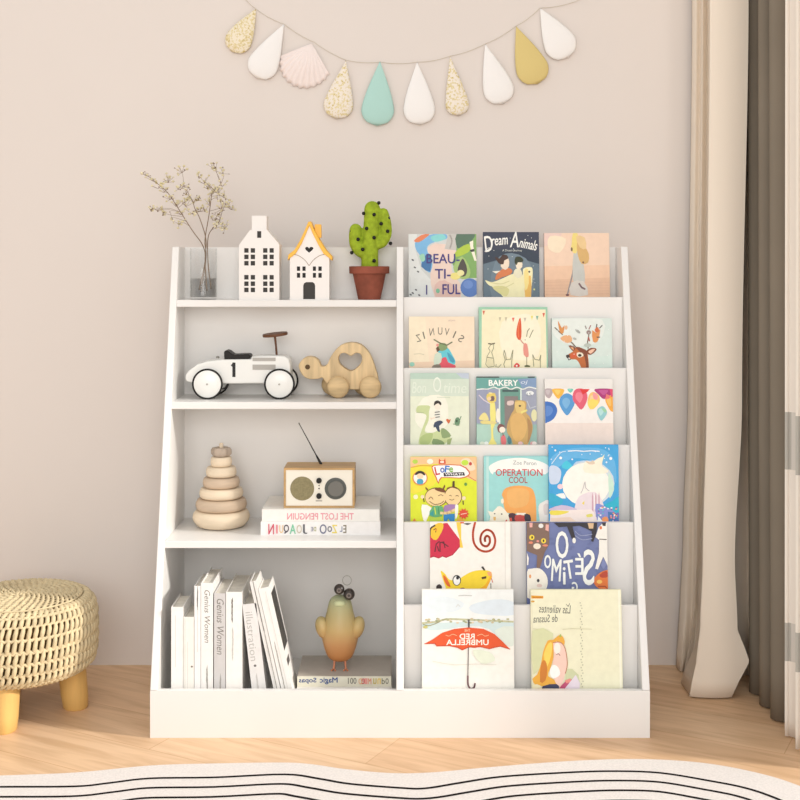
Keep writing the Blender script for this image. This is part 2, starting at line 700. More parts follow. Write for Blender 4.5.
def d_dream(A):
    A.p((50, 56, 74), [(50, 60), (660, 60), (660, 330), (560, 260), (150, 260), (50, 330)])
    A.p((92, 112, 126), [(50, 420), (360, 330), (660, 420), (660, 780), (50, 780)])
    A.p((106, 126, 140), [(180, 400), (360, 300), (560, 420), (560, 780), (150, 780)], 3)
    for i in range(26):
        A.e((225, 230, 230), random.uniform(80, 640), random.uniform(85, 700), 4)
    W = (246, 246, 240)
    A.t(W, 'D', 110, 200, 90, 165, rot=-12, shear=.2, bold=4)
    A.t(W, 'ream', 232, 178, 175, 74, rot=-5, shear=.2, bold=4)
    A.t(W, 'A', 388, 155, 92, 165, shear=.2, bold=4)
    A.t(W, 'nimals', 540, 205, 190, 105, rot=12, shear=.2, bold=4)
    A.l(W, 8, [(75, 285), (95, 255), (125, 245)], 3)
    A.t((215, 220, 214), 'A Dream Journey', 365, 275, 210, 30)
    # two children riding a pale bird
    A.p((246, 240, 190), [(75, 590), (150, 610), (260, 570), (380, 520), (470, 540), (480, 470), (540, 450), (580, 470), (575, 600), (560, 700), (540, 780), (300, 780), (240, 740), (170, 690), (150, 660), (110, 640)], 3)
    A.p((226, 220, 150), [(150, 665), (260, 650), (330, 690), (300, 760), (240, 740)], 3)
    A.p((238, 186, 90), [(500, 600), (560, 540), (560, 780), (500, 780)], 2)
    A.p((248, 226, 140), [(490, 500), (530, 470), (540, 620), (500, 700)], 2)
    A.l((220, 214, 150), 8, [(130, 615), (240, 630), (330, 600)], 3)
    A.l((220, 214, 150), 8, [(190, 680), (280, 670), (380, 620)], 3)
    A.e((60, 50, 40), 545, 500, 10)
    A.p((214, 120, 70), [(185, 590), (195, 530), (260, 470), (330, 460), (365, 490), (340, 530), (250, 560)], 2)
    A.p((242, 222, 200), [(270, 370), (325, 360), (330, 440), (290, 480), (240, 440)], 2)
    A.p((64, 44, 38), [(180, 340), (230, 360), (260, 320), (310, 325), (320, 360), (280, 380), (270, 420), (220, 410)], 2)
    A.p((236, 232, 200), [(375, 520), (400, 470), (450, 470), (470, 540), (420, 570)], 2)
    A.p((246, 232, 206), [(405, 400), (465, 390), (470, 450), (430, 475), (405, 450)], 2)
    A.p((44, 52, 34), [(390, 400), (400, 345), (450, 340), (485, 375), (465, 400), (425, 400), (410, 430)], 2)
    A.p((240, 236, 220), [(150, 495), (240, 490), (190, 520)])
    A.e((220, 226, 150), 596, 688, 10)


def d_peach(A):
    A.p((240, 208, 182), [(30, 60), (600, 60), (600, 340), (30, 340)])
    A.p((230, 188, 156), [(30, 430), (560, 400), (560, 600), (30, 600)])
    A.p((238, 198, 166), [(30, 330), (560, 320), (560, 420), (30, 440)])
    A.p((234, 202, 190), [(30, 60), (180, 60), (150, 150), (30, 170)])
    A.p((244, 226, 196), [(80, 90), (210, 110), (160, 220), (70, 190)], 3)
    for i in range(5):
        A.l((222, 178, 148), 4, [(40, 460 + i * 24), (220, 455 + i * 25), (550, 460 + i * 22)])
    A.l((150, 140, 140), 12, [(215, 560), (262, 380), (280, 240)])
    A.p((196, 198, 192), [(270, 220), (320, 230), (350, 330), (355, 460), (300, 470), (260, 440)], 2)
    A.p((214, 208, 200), [(250, 460), (345, 450), (380, 560), (240, 560)], 2)
    A.p((236, 214, 120), [(265, 70), (300, 60), (310, 130), (290, 230), (250, 200), (255, 150)], 2)
    A.p((214, 172, 104), [(300, 130), (350, 160), (390, 230), (385, 300), (330, 310), (300, 230)], 2)
    A.p((232, 198, 140), [(290, 90), (360, 100), (370, 190), (320, 180)], 2)
    A.l((120, 92, 96), 14, [(310, 470), (330, 500), (355, 512)])
    A.e((120, 80, 60), 345, 300, 8)
    A.e((110, 90, 60), 255, 195, 8, 16)
    A.e((110, 70, 70), 215, 560, 14, 8)


def d_zinuvis(A):
    A.p((240, 220, 192), [(80, 160), (760, 160), (760, 700), (80, 700)])
    A.p((240, 226, 196), [(80, 160), (250, 160), (300, 700), (80, 700)])
    A.p((232, 204, 176), [(80, 620), (760, 600), (760, 700), (80, 700)])
    g = (92, 90, 78)
    for s, x, y, r in (('Z', 185, 380, -14), ('I', 238, 352, -14), ('N', 318, 318, -8), ('U', 402, 310, 0), ('V', 470, 318, 6), ('I', 545, 345, 24), ('S', 612, 385, 34)):
        A.t(g, s, x, y, 12 if s == 'I' else 44, 72, mirror=True, rot=r)
    A.t((190, 160, 150), 'ZINUVIS', 520, 205, 70, 14, mirror=True)
    A.p((88, 196, 210), [(380, 480), (470, 470), (530, 560), (555, 620), (520, 650), (460, 620), (400, 570)], 3)
    A.p((60, 150, 180), [(470, 520), (530, 570), (545, 620), (500, 610)], 2)
    A.p((124, 150, 96), [(385, 440), (450, 430), (475, 480), (420, 510), (380, 490)], 2)
    A.l((92, 104, 70), 12, [(340, 395), (400, 430), (470, 450), (520, 420)])
    A.p((90, 60, 40), [(360, 480), (380, 460), (400, 500), (370, 520)])
    A.p((218, 74, 90), [(410, 590), (460, 570), (480, 620), (550, 650), (540, 680), (400, 680)], 2)
    A.p((200, 216, 196), [(350, 540), (410, 530), (410, 620), (340, 650)], 2)
    A.p((120, 110, 96), [(330, 650), (400, 640), (400, 690), (320, 690)], 2)
    A.e((226, 140, 130), 375, 450, 14)
    A.e((140, 200, 180), 120, 640, 26, 22)
    A.l((196, 190, 160), 5, [(140, 540), (200, 535), (240, 545)], 2)


def d_rabbits(A):
    A.p((240, 232, 194), [(100, 95), (738, 95), (745, 720), (92, 720)])
    A.p((244, 238, 210), [(300, 220), (640, 160), (660, 560), (330, 560)], 3)
    ink = (140, 140, 110)
    for x, y, c in ((118, 125, (200, 90, 60)), (412, 195, (222, 90, 70)), (718, 148, (210, 80, 60)), (600, 175, (226, 214, 100)), (652, 178, (110, 170, 150)), (530, 195, (190, 180, 160)), (280, 190, (190, 180, 150)), (340, 190, (190, 180, 150))):
        A.p(c, [(x - 12, y - 18), (x + 14, y - 18), (x, y + 28)])
    A.p((216, 78, 42), [(482, 175), (452, 260), (442, 350), (462, 395), (485, 395), (494, 350), (494, 250)], 3)
    A.l((236, 120, 70), 7, [(475, 210), (462, 300), (466, 370)])
    A.l((210, 140, 120), 10, [(480, 392), (505, 425), (530, 450)])
    A.e((246, 240, 214), 545, 400, 36, 34)
    for a in ([(545, 365), (555, 310), (575, 285)], [(575, 375), (600, 320), (612, 300)]):
        A.l(ink, 8, a)
    A.e((110, 80, 60), 530, 398, 5)
    A.p((224, 140, 126), [(515, 440), (550, 440), (565, 540), (555, 570), (515, 545)], 2)
    A.l((130, 120, 90), 6, [(545, 565), (545, 650)])
    A.p((90, 96, 60), [(520, 655), (545, 645), (582, 655), (575, 668), (525, 668)])
    # the rabbits and the man drawn in outline
    A.l(ink, 6, [(190, 440), (165, 480), (180, 510), (150, 560), (135, 640), (160, 670), (220, 660), (215, 590), (195, 520), (215, 480), (215, 440)])
    A.l((90, 84, 60), 12, [(165, 435), (195, 440), (225, 432)])
    A.e((224, 216, 176), 180, 620, 34, 42)
    A.l(ink, 8, [(150, 570), (210, 580)])
    A.l(ink, 7, [(330, 600), (315, 540), (320, 500), (335, 540), (340, 595), (385, 590), (395, 540), (408, 500), (404, 550), (395, 610), (395, 670)])
    A.l(ink, 7, [(330, 600), (315, 640), (325, 670)])
    A.l(ink, 7, [(615, 660), (610, 600), (605, 545), (625, 590), (670, 600), (685, 550), (680, 600), (680, 670)])
    A.p((214, 60, 60), [(415, 655), (445, 625), (475, 650), (465, 668), (420, 668)], 2)
    A.e((250, 240, 230), 445, 655, 9)
    A.l(ink, 6, [(240, 640), (235, 665), (265, 668), (290, 640)])


def d_deer(A):
    A.p((206, 226, 218), [(60, 480), (640, 420), (640, 560), (60, 560)])
    A.p((226, 234, 228), [(90, 90), (540, 90), (500, 300), (250, 330), (90, 240)], 3)
    dk, br, lb = (120, 58, 34), (186, 96, 44), (226, 168, 118)
    A.p(br, [(215, 420), (260, 390), (300, 345), (370, 370), (400, 410), (405, 560), (350, 560), (320, 500), (290, 465), (240, 460)], 3)
    A.p(dk, [(280, 345), (380, 372), (395, 420), (410, 560), (385, 560), (370, 440)], 2)
    A.p((206, 84, 44), [(240, 415), (300, 400), (300, 440), (245, 450)], 2)
    A.p((50, 40, 36), [(195, 425), (225, 418), (230, 440), (205, 450)], 2)
    A.p((236, 226, 200), [(300, 400), (345, 400), (360, 430), (320, 445), (298, 430)], 2)
    A.e((40, 34, 30), 325, 425, 17, 13)
    A.l((60, 40, 30), 7, [(212, 450), (222, 468), (240, 460)])
    A.p(dk, [(220, 335), (260, 335), (285, 360), (260, 385)], 2)
    A.p(lb, [(235, 350), (265, 350), (270, 378)])
    A.p(dk, [(385, 385), (430, 355), (480, 360), (475, 385), (430, 420), (395, 410)], 2)
    A.p((236, 190, 160), [(405, 390), (440, 368), (470, 368), (430, 410)], 2)
    A.l((110, 92, 70), 12, [(285, 345), (245, 300), (190, 270), (150, 265)], 3)
    A.p(lb, [(145, 265), (180, 240), (240, 240), (255, 290), (210, 310), (165, 290)], 2)
    A.l((110, 92, 70), 10, [(165, 230), (130, 200), (95, 165)], 2)
    A.p((214, 138, 70), [(125, 100), (160, 170), (185, 140), (175, 215), (145, 215), (130, 160)], 2)
    A.e((224, 178, 140), 200, 165, 14, 20)
    A.l((120, 96, 80), 10, [(405, 360), (400, 300), (412, 240), (410, 200)], 2)
    A.e((140, 120, 116), 412, 210, 22, 20)
    A.l((130, 116, 110), 9, [(390, 175), (380, 150)])
    A.l((150, 90, 90), 9, [(415, 180), (432, 145)])
    A.l((170, 70, 60), 12, [(410, 260), (418, 290)])
    A.e((180, 190, 180), 400, 330, 34, 18)
    A.p((220, 140, 76), [(445, 190), (480, 215), (520, 180), (510, 250), (490, 300), (450, 295)], 2)
    A.l((90, 90, 84), 10, [(480, 190), (490, 135)])
    A.l((90, 90, 84), 9, [(515, 170), (540, 145)])
    A.p((206, 100, 54), [(470, 180), (500, 160), (510, 200), (480, 210)], 2)
    A.l((60, 60, 54), 10, [(490, 255), (515, 255)])
    A.e((160, 165, 160), 310, 200, 28, 12, 40)
    A.e((170, 176, 170), 280, 270, 18, 10, 20)
    for i in range(20):
        A.e((240, 244, 240), random.uniform(90, 600), random.uniform(100, 520), 4)


def d_dragonboy(A):
    A.p((178, 204, 188), [(95, 45), (700, 45), (700, 130), (95, 130)])
    A.p((206, 220, 202), [(95, 110), (700, 110), (700, 300), (95, 300)])
    A.p((186, 198, 214), [(560, 50), (700, 50), (700, 110), (620, 100)])
    A.p((226, 232, 208), [(95, 280), (700, 280), (700, 790), (95, 790)])
    A.p((240, 240, 222), [(230, 300), (450, 290), (470, 560), (300, 640), (150, 520)], 3)
    pal = (222, 232, 216)
    A.t(pal, 'Bon', 190, 195, 140, 110, shear=.15)
    A.t((230, 238, 224), 'O', 372, 165, 80, 150)
    A.t(pal, 'time', 550, 200, 230, 100, shear=.15)
    A.l((180, 196, 170), 4, [(370, 290), (500, 295)])
    gr, dg = (196, 210, 150), (132, 156, 104)
    A.p(gr, [(175, 380), (240, 370), (300, 380), (290, 430), (285, 520), (250, 600), (260, 640), (330, 640), (420, 610), (500, 680), (480, 720), (430, 760), (330, 790), (200, 790), (190, 700), (230, 580), (265, 480), (230, 450), (165, 440)], 3)
    A.p((170, 190, 120), [(200, 690), (260, 650), (330, 650), (300, 740), (240, 770), (200, 750)], 2)
    A.p(dg, [(410, 600), (460, 610), (510, 670), (470, 690), (420, 690)], 2)
    A.p((120, 146, 96), [(330, 700), (420, 720), (440, 760), (330, 770)], 2)
    A.p((150, 168, 110), [(470, 710), (520, 690), (500, 760), (470, 770)])
    A.l((160, 176, 130), 6, [(165, 440), (240, 445)])
    A.p((244, 232, 214), [(345, 350), (405, 350), (405, 395), (380, 415), (350, 400)], 2)
    A.p((40, 34, 30), [(340, 375), (345, 335), (380, 322), (412, 345), (408, 372), (385, 352), (360, 358)], 2)
    A.p((232, 232, 220), [(350, 430), (390, 420), (405, 480), (385, 520), (350, 510)], 2)
    for y in (440, 465, 490):
        A.l((60, 64, 60), 9, [(350, y), (395, y - 6)])
    A.l((240, 220, 200), 12, [(350, 490), (315, 505), (300, 495)])
    A.p((46, 60, 84), [(345, 540), (400, 520), (430, 540), (390, 575), (400, 630), (375, 625), (355, 585), (335, 590)], 2)
    A.p((206, 96, 50), [(460, 510), (480, 505), (490, 515), (505, 505), (500, 530), (485, 552), (468, 530)], 2)
    A.p((96, 136, 100), [(545, 560), (555, 500), (585, 490), (600, 530), (585, 572)], 2)
    A.l((96, 136, 100), 8, [(590, 530), (610, 480)])
    A.e((46, 70, 50), 566, 525, 10, 14)
    A.l((120, 150, 110), 7, [(530, 555), (590, 568)])


def d_bakery(A):
    A.p((138, 178, 168), [(85, 85), (690, 85), (690, 790), (85, 790)])
    A.p((146, 152, 178), [(85, 210), (310, 210), (310, 550), (85, 550)])
    A.p((150, 156, 176), [(540, 200), (690, 200), (690, 560), (540, 560)])
    A.p((170, 208, 192), [(85, 560), (320, 560), (320, 790), (85, 790)])
    A.p((96, 146, 132), [(325, 200), (530, 200), (530, 600), (325, 600)])
    A.p((126, 116, 114), [(365, 280), (500, 280), (500, 600), (365, 600)])
    A.p((60, 84, 82), [(345, 215), (505, 215), (505, 238), (345, 238)])
    A.l((226, 236, 230), 14, [(315, 200), (315, 600)])
    A.l((226, 236, 230), 12, [(530, 200), (530, 460)])
    A.p((96, 158, 150), [(85, 100), (690, 100), (690, 195), (600, 195), (560, 205), (480, 190), (430, 210), (380, 195), (310, 205), (200, 200), (150, 210), (85, 215)])
    A.p((120, 148, 186), [(500, 110), (690, 100), (690, 195), (540, 200)])
    A.l((240, 244, 240), 12, [(90, 215), (150, 208), (200, 210), (260, 190), (310, 208), (375, 190), (430, 212), (490, 192), (550, 212), (610, 190), (680, 205)], 3)
    A.t((250, 250, 246), 'BAKERY', 355, 148, 290, 56, bold=5)
    A.t((214, 224, 236), 'oj', 565, 145, 70, 46, shear=.2)
    A.p((56, 64, 62), [(85, 80), (315, 80), (315, 97), (85, 97)])
    A.p((40, 44, 60), [(600, 80), (670, 80), (670, 97), (600, 97)])
    A.l((222, 210, 216), 10, [(110, 270), (160, 320), (230, 360)])
    A.p((220, 196, 190), [(395, 330), (455, 325), (450, 365), (395, 370)], 2)
    # the giraffe-like lamp and the little girl
    A.p((236, 226, 124), [(220, 350), (270, 350), (275, 540), (250, 600), (255, 700), (280, 740), (280, 790), (205, 790), (205, 740), (230, 690), (225, 560)], 2)
    A.p((226, 200, 100), [(190, 260), (270, 250), (280, 330), (230, 350), (190, 320)], 2)
    A.p((110, 86, 80), [(235, 280), (262, 285), (260, 325), (205, 325)], 2)
    A.e((236, 206, 160), 212, 305, 20)
    A.e((240, 226, 150), 225, 250, 20, 8)
    A.p((232, 218, 140), [(110, 490), (150, 445), (180, 450), (205, 500), (200, 520), (120, 515)], 2)
    A.p((226, 210, 130), [(125, 525), (200, 522), (280, 535), (270, 555), (140, 555)], 2)
    A.e((240, 236, 220), 300, 470, 22, 70)
    A.p((120, 72, 70), [(290, 590), (310, 555), (345, 560), (365, 580), (330, 600), (320, 640), (300, 630)], 2)
    A.e((248, 232, 214), 340, 612, 30, 30)
    A.p((222, 106, 110), [(325, 690), (360, 660), (380, 720), (370, 760), (335, 760)], 2)
    A.l((110, 90, 76), 8, [(345, 640), (350, 670)])
    A.p((70, 120, 128), [(390, 700), (420, 660), (430, 740), (400, 750)], 2)
    # the bear
    A.p((196, 158, 92), [(470, 330), (500, 320), (560, 325), (585, 350), (580, 440), (620, 490), (645, 590), (620, 690), (590, 760), (560, 770), (540, 730), (490, 760), (450, 770), (430, 700), (390, 640), (390, 560), (430, 460), (460, 410)], 3)
    A.p((222, 190, 112), [(470, 340), (540, 330), (570, 360), (560, 430), (520, 470), (480, 430)], 2)
    A.p((216, 172, 100), [(420, 520), (470, 450), (540, 460), (590, 560), (560, 680), (490, 730), (440, 670)], 3)
    A.p((170, 128, 78), [(590, 490), (640, 570), (620, 690), (590, 740), (600, 620)], 2)
    A.e((56, 44, 34), 518, 376, 12, 9)
    A.l((226, 214, 120), 20, [(535, 440), (585, 420)])
    A.e((236, 240, 240), 620, 250, 40, 22)
    A.t((110, 116, 130), '15', 612, 262, 46, 30)
    A.e((222, 220, 170), 660, 470, 30, 60)
    A.l((190, 196, 206), 10, [(590, 330), (620, 400), (680, 380)])
    for x, c in ((520, (230, 190, 190)), (640, (222, 160, 160)), (660, (236, 226, 220)), (180, (240, 246, 240)), (140, (220, 230, 210))):
        A.e(c, x, 745, 24, 18)


def d_balloons(A):
    A.p((232, 229, 224), [(30, 20), (600, 20), (600, 110), (30, 110)])
    A.p((244, 238, 232), [(30, 108), (600, 108), (600, 600), (30, 600)])
    A.p((238, 222, 212), [(30, 380), (600, 380), (600, 600), (30, 600)])

    def bal(c, c2, pts, cut=None):
        A.p(c, pts, 3)
        cx = sum(p[0] for p in pts) / len(pts)
        cy = sum(p[1] for p in pts) / len(pts)
        A.p(c2, [(cx + (p[0] - cx) * .5 - 6, cy + (p[1] - cy) * .5 - 8) for p in pts], 3)
    bal((52, 104, 188), (84, 130, 204), [(30, 225), (75, 213), (120, 235), (138, 285), (110, 345), (60, 375), (30, 370)])
    bal((176, 160, 164), (196, 184, 186), [(40, 112), (100, 112), (100, 150), (75, 185), (45, 165)])
    bal((240, 180, 60), (248, 204, 100), [(100, 112), (190, 112), (185, 150), (150, 190), (115, 155)])
    bal((104, 196, 176), (140, 212, 196), [(220, 112), (268, 112), (245, 142)])
    bal((76, 148, 210), (112, 174, 222), [(215, 145), (265, 170), (278, 225), (245, 290), (215, 320), (185, 290), (155, 230), (165, 175)])
    bal((222, 84, 108), (234, 124, 140), [(265, 150), (290, 112), (350, 112), (380, 160), (370, 220), (330, 275), (290, 235), (265, 200)])
    A.p((218, 44, 44), [(320, 112), (400, 112), (380, 135), (345, 155)])
    bal((246, 190, 110), (248, 206, 150), [(395, 155), (430, 135), (470, 160), (478, 210), (430, 268), (395, 262), (380, 220)])
    A.p((246, 216, 96), [(385, 205), (440, 190), (470, 225), (420, 270), (392, 262)], 2)
    A.p((238, 150, 150), [(425, 140), (462, 160), (458, 195), (430, 190)], 2)
    bal((168, 44, 112), (190, 76, 140), [(440, 112), (580, 112), (575, 150), (515, 192), (470, 155)])
    bal((240, 164, 56), (246, 190, 96), [(535, 170), (590, 170), (590, 280), (565, 285), (535, 235), (522, 195)])
    A.p((228, 110, 110), [(530, 150), (555, 160), (560, 185), (525, 195)])
    A.p((218, 60, 100), [(558, 112), (590, 112), (590, 170), (570, 175)])
    bal((140, 200, 206), (178, 222, 220), [(470, 260), (505, 248), (535, 290), (520, 330), (487, 362), (462, 320), (455, 285)])
    A.p((150, 206, 160), [(490, 262), (530, 275), (520, 300)], 2)


def d_love(A):
    A.p((222, 232, 40), [(80, 60), (720, 60), (720, 720), (80, 720)])
    A.p((244, 196, 140), [(80, 62), (720, 62), (720, 300), (610, 260), (500, 170), (330, 130), (80, 165)])
    A.p((240, 226, 60), [(80, 168), (300, 150), (330, 300), (200, 380), (80, 400)], 3)
    A.p((246, 222, 190), [(560, 100), (640, 80), (700, 180), (600, 190)], 3)
    A.e((250, 246, 226), 268, 108, 30, 24)
    A.e((176, 214, 70), 125, 110, 26, 20)
    A.e((190, 226, 60), 600, 120, 34, 26)
    A.l((214, 120, 60), 6, [(85, 165), (180, 148), (300, 152)], 3)
    A.l((214, 110, 60), 6, [(560, 200), (620, 240), (700, 290)], 3)
    A.p((216, 70, 44), [(352, 80), (372, 100), (398, 100), (412, 78), (418, 130), (350, 132)])
    A.p((250, 240, 220), [(365, 105), (400, 105), (400, 122), (365, 122)])
    # speech cloud with the title
    A.p((214, 100, 60), [(280, 160), (350, 138), (560, 140), (640, 195), (640, 240), (560, 270), (380, 262), (350, 320), (320, 262)], 2)
    A.p((252, 252, 248), [(290, 165), (350, 146), (550, 148), (628, 200), (630, 235), (550, 260), (372, 254), (348, 300), (330, 256)], 2)
    A.t((200, 44, 50), 'L', 335, 195, 40, 76, rot=-12, bold=5)
    A.t((54, 80, 180), 'o', 385, 190, 38, 44, bold=5)
    A.t((40, 110, 200), 'F', 430, 180, 40, 60, rot=6, bold=5)
    A.t((120, 180, 60), 'e', 468, 186, 34, 42, bold=5)
    A.p((40, 36, 46), [(395, 215), (590, 208), (600, 240), (400, 248)])
    A.t((250, 250, 250), 'WHAT?', 495, 228, 170, 22, bold=2)
    A.e((196, 60, 50), 652, 130, 14, 16)
    A.e((90, 150, 60), 606, 322, 14, 16)
    A.e((250, 246, 200), 130, 440, 22)
    # small badge
    A.e((226, 130, 60), 172, 265, 72, 68)
    A.e((250, 248, 240), 172, 262, 62, 60)
    A.p((40, 34, 34), [(120, 235), (140, 205), (175, 196), (210, 210), (222, 240), (195, 232), (150, 232)], 2)
    A.e((246, 214, 180), 172, 246, 32, 26)
    A.p((60, 160, 196), [(148, 275), (195, 275), (200, 318), (145, 318)], 2)
    # two children arm in arm
    sk, ln = (246, 212, 150), (90, 60, 30)
    A.e(ln, 325, 442, 108, 90)
    A.e(sk, 322, 444, 101, 83)
    A.e(ln, 485, 435, 86, 92)
    A.e(sk, 485, 437, 79, 85)
    A.e(sk, 322, 444, 96, 80)
    A.p((110, 60, 30), [(310, 365), (360, 352), (410, 378), (400, 400), (340, 385)], 2)
    A.p((110, 60, 30), [(225, 345), (250, 370), (240, 385), (222, 360)])
    A.p((110, 60, 30), [(385, 365), (405, 325), (412, 340), (398, 372)])
    A.p((70, 46, 30), [(478, 350), (482, 295), (500, 290), (502, 345)])
    A.l((110, 60, 30), 10, [(430, 360), (480, 348), (540, 368)], 2)
    A.l(ln, 6, [(255, 460), (275, 440), (295, 462)], 3)
    A.l(ln, 6, [(345, 430), (370, 420), (390, 430)], 3)
    A.l(ln, 6, [(262, 482), (310, 510), (370, 500), (395, 478)], 3)
    A.l(ln, 5, [(450, 430), (460, 424), (470, 432)], 3)
    A.l(ln, 5, [(510, 432), (525, 426), (538, 434)], 3)
    A.l(ln, 5, [(452, 462), (475, 470), (495, 460)], 3)
    A.e((248, 226, 190), 195, 440, 18)
    A.e((248, 226, 190), 588, 452, 18)
    A.l((70, 46, 30), 10, [(205, 455), (210, 485)])
    A.l((70, 46, 30), 10, [(580, 480), (582, 510)])
    A.p((252, 250, 240), [(190, 510), (280, 540), (250, 620), (215, 680), (190, 600)], 2)
    A.p((90, 170, 110), [(290, 530), (385, 530), (380, 620), (260, 620)], 2)
    A.p((46, 150, 150), [(258, 600), (300, 560), (300, 620)], 1)
    A.l((226, 236, 60), 8, [(310, 540), (320, 600)])
    A.l((60, 120, 70), 6, [(345, 535), (350, 600)])
    A.p((160, 120, 176), [(405, 520), (505, 510), (500, 570), (440, 590), (400, 575)], 2)
    A.l(sk, 24, [(370, 590), (430, 590), (500, 560)], 2)
    A.p((40, 130, 200), [(395, 605), (500, 595), (500, 670), (460, 676), (440, 640), (425, 670), (395, 668)])
    A.p((186, 214, 70), [(260, 630), (380, 630), (380, 720), (260, 720)])
    A.p((252, 250, 240), [(505, 520), (535, 520), (525, 620), (505, 640)], 2)
    pts = []
    for k in range(20):
        r = 56 if k % 2 == 0 else 36
        pts.append((585 + r * math.cos(k * PI / 10), 598 + r * math.sin(k * PI / 10)))
    A.p((226, 66, 44), pts)
    A.l((250, 220, 200), 7, [(560, 602), (612, 592)])
    A.p((220, 130, 50), [(100, 668), (112, 645), (122, 640), (130, 660), (145, 668), (120, 676)])
    A.p((230, 170, 60), [(510, 690), (530, 640), (560, 640), (640, 690), (680, 720), (500, 720)])
    A.e((110, 90, 70), 630, 698, 46, 10)


def d_cool(A):
    A.p((152, 216, 214), [(60, 60), (740, 60), (740, 760), (60, 760)])
    A.l((186, 228, 224), 26, [(98, 60), (98, 760)])
    A.p((250, 250, 244), [(150, 140), (250, 100), (440, 80), (620, 110), (730, 170), (690, 250), (560, 215), (200, 215), (150, 250), (110, 180)], 3)
    A.t((140, 150, 150), 'Zoe Peron', 480, 132, 240, 40, rot=2)
    c = (196, 66, 70)
    A.t(c, 'OPERATION', 422, 230, 480, 68, bold=3)
    A.t((176, 76, 76), 'COOL', 412, 306, 190, 62, bold=3)
    A.p((242, 166, 84), [(245, 450), (290, 385), (420, 362), (540, 385), (580, 450), (595, 560), (590, 770), (520, 770), (450, 660), (300, 640), (262, 560), (262, 500)], 3)
    A.p((240, 178, 100), [(300, 420), (420, 390), (520, 420), (500, 560), (330, 580)], 3)
    A.e((248, 236, 214), 250, 520, 14, 26)
    A.p((250, 244, 226), [(390, 640), (490, 640), (480, 665), (400, 660)])
    A.p((252, 246, 226), [(100, 620), (150, 630), (200, 575), (245, 580), (300, 640), (330, 680), (320, 770), (120, 770), (125, 680)], 2)
    A.e((90, 80, 70), 242, 652, 9, 7)
    A.e((70, 60, 60), 170, 648, 8, 6)
    A.p((240, 190, 110), [(155, 680), (182, 680), (180, 715), (158, 715)])
    A.p((70, 44, 56), [(310, 660), (350, 640), (390, 660), (400, 730), (340, 735)], 2)
    A.p((200, 70, 66), [(380, 665), (480, 670), (490, 740), (390, 735)], 2)
    A.p((50, 48, 60), [(475, 655), (530, 660), (540, 730), (485, 735)], 2)
    A.p((220, 84, 70), [(320, 690), (345, 690), (350, 740), (325, 740)])
    A.p((210, 70, 60), [(265, 740), (290, 705), (310, 745)])
    A.p((246, 240, 232), [(620, 570), (660, 530), (740, 520), (740, 770), (650, 770), (625, 670)], 2)
    A.p((226, 214, 208), [(670, 560), (720, 550), (730, 640), (680, 660)], 2)


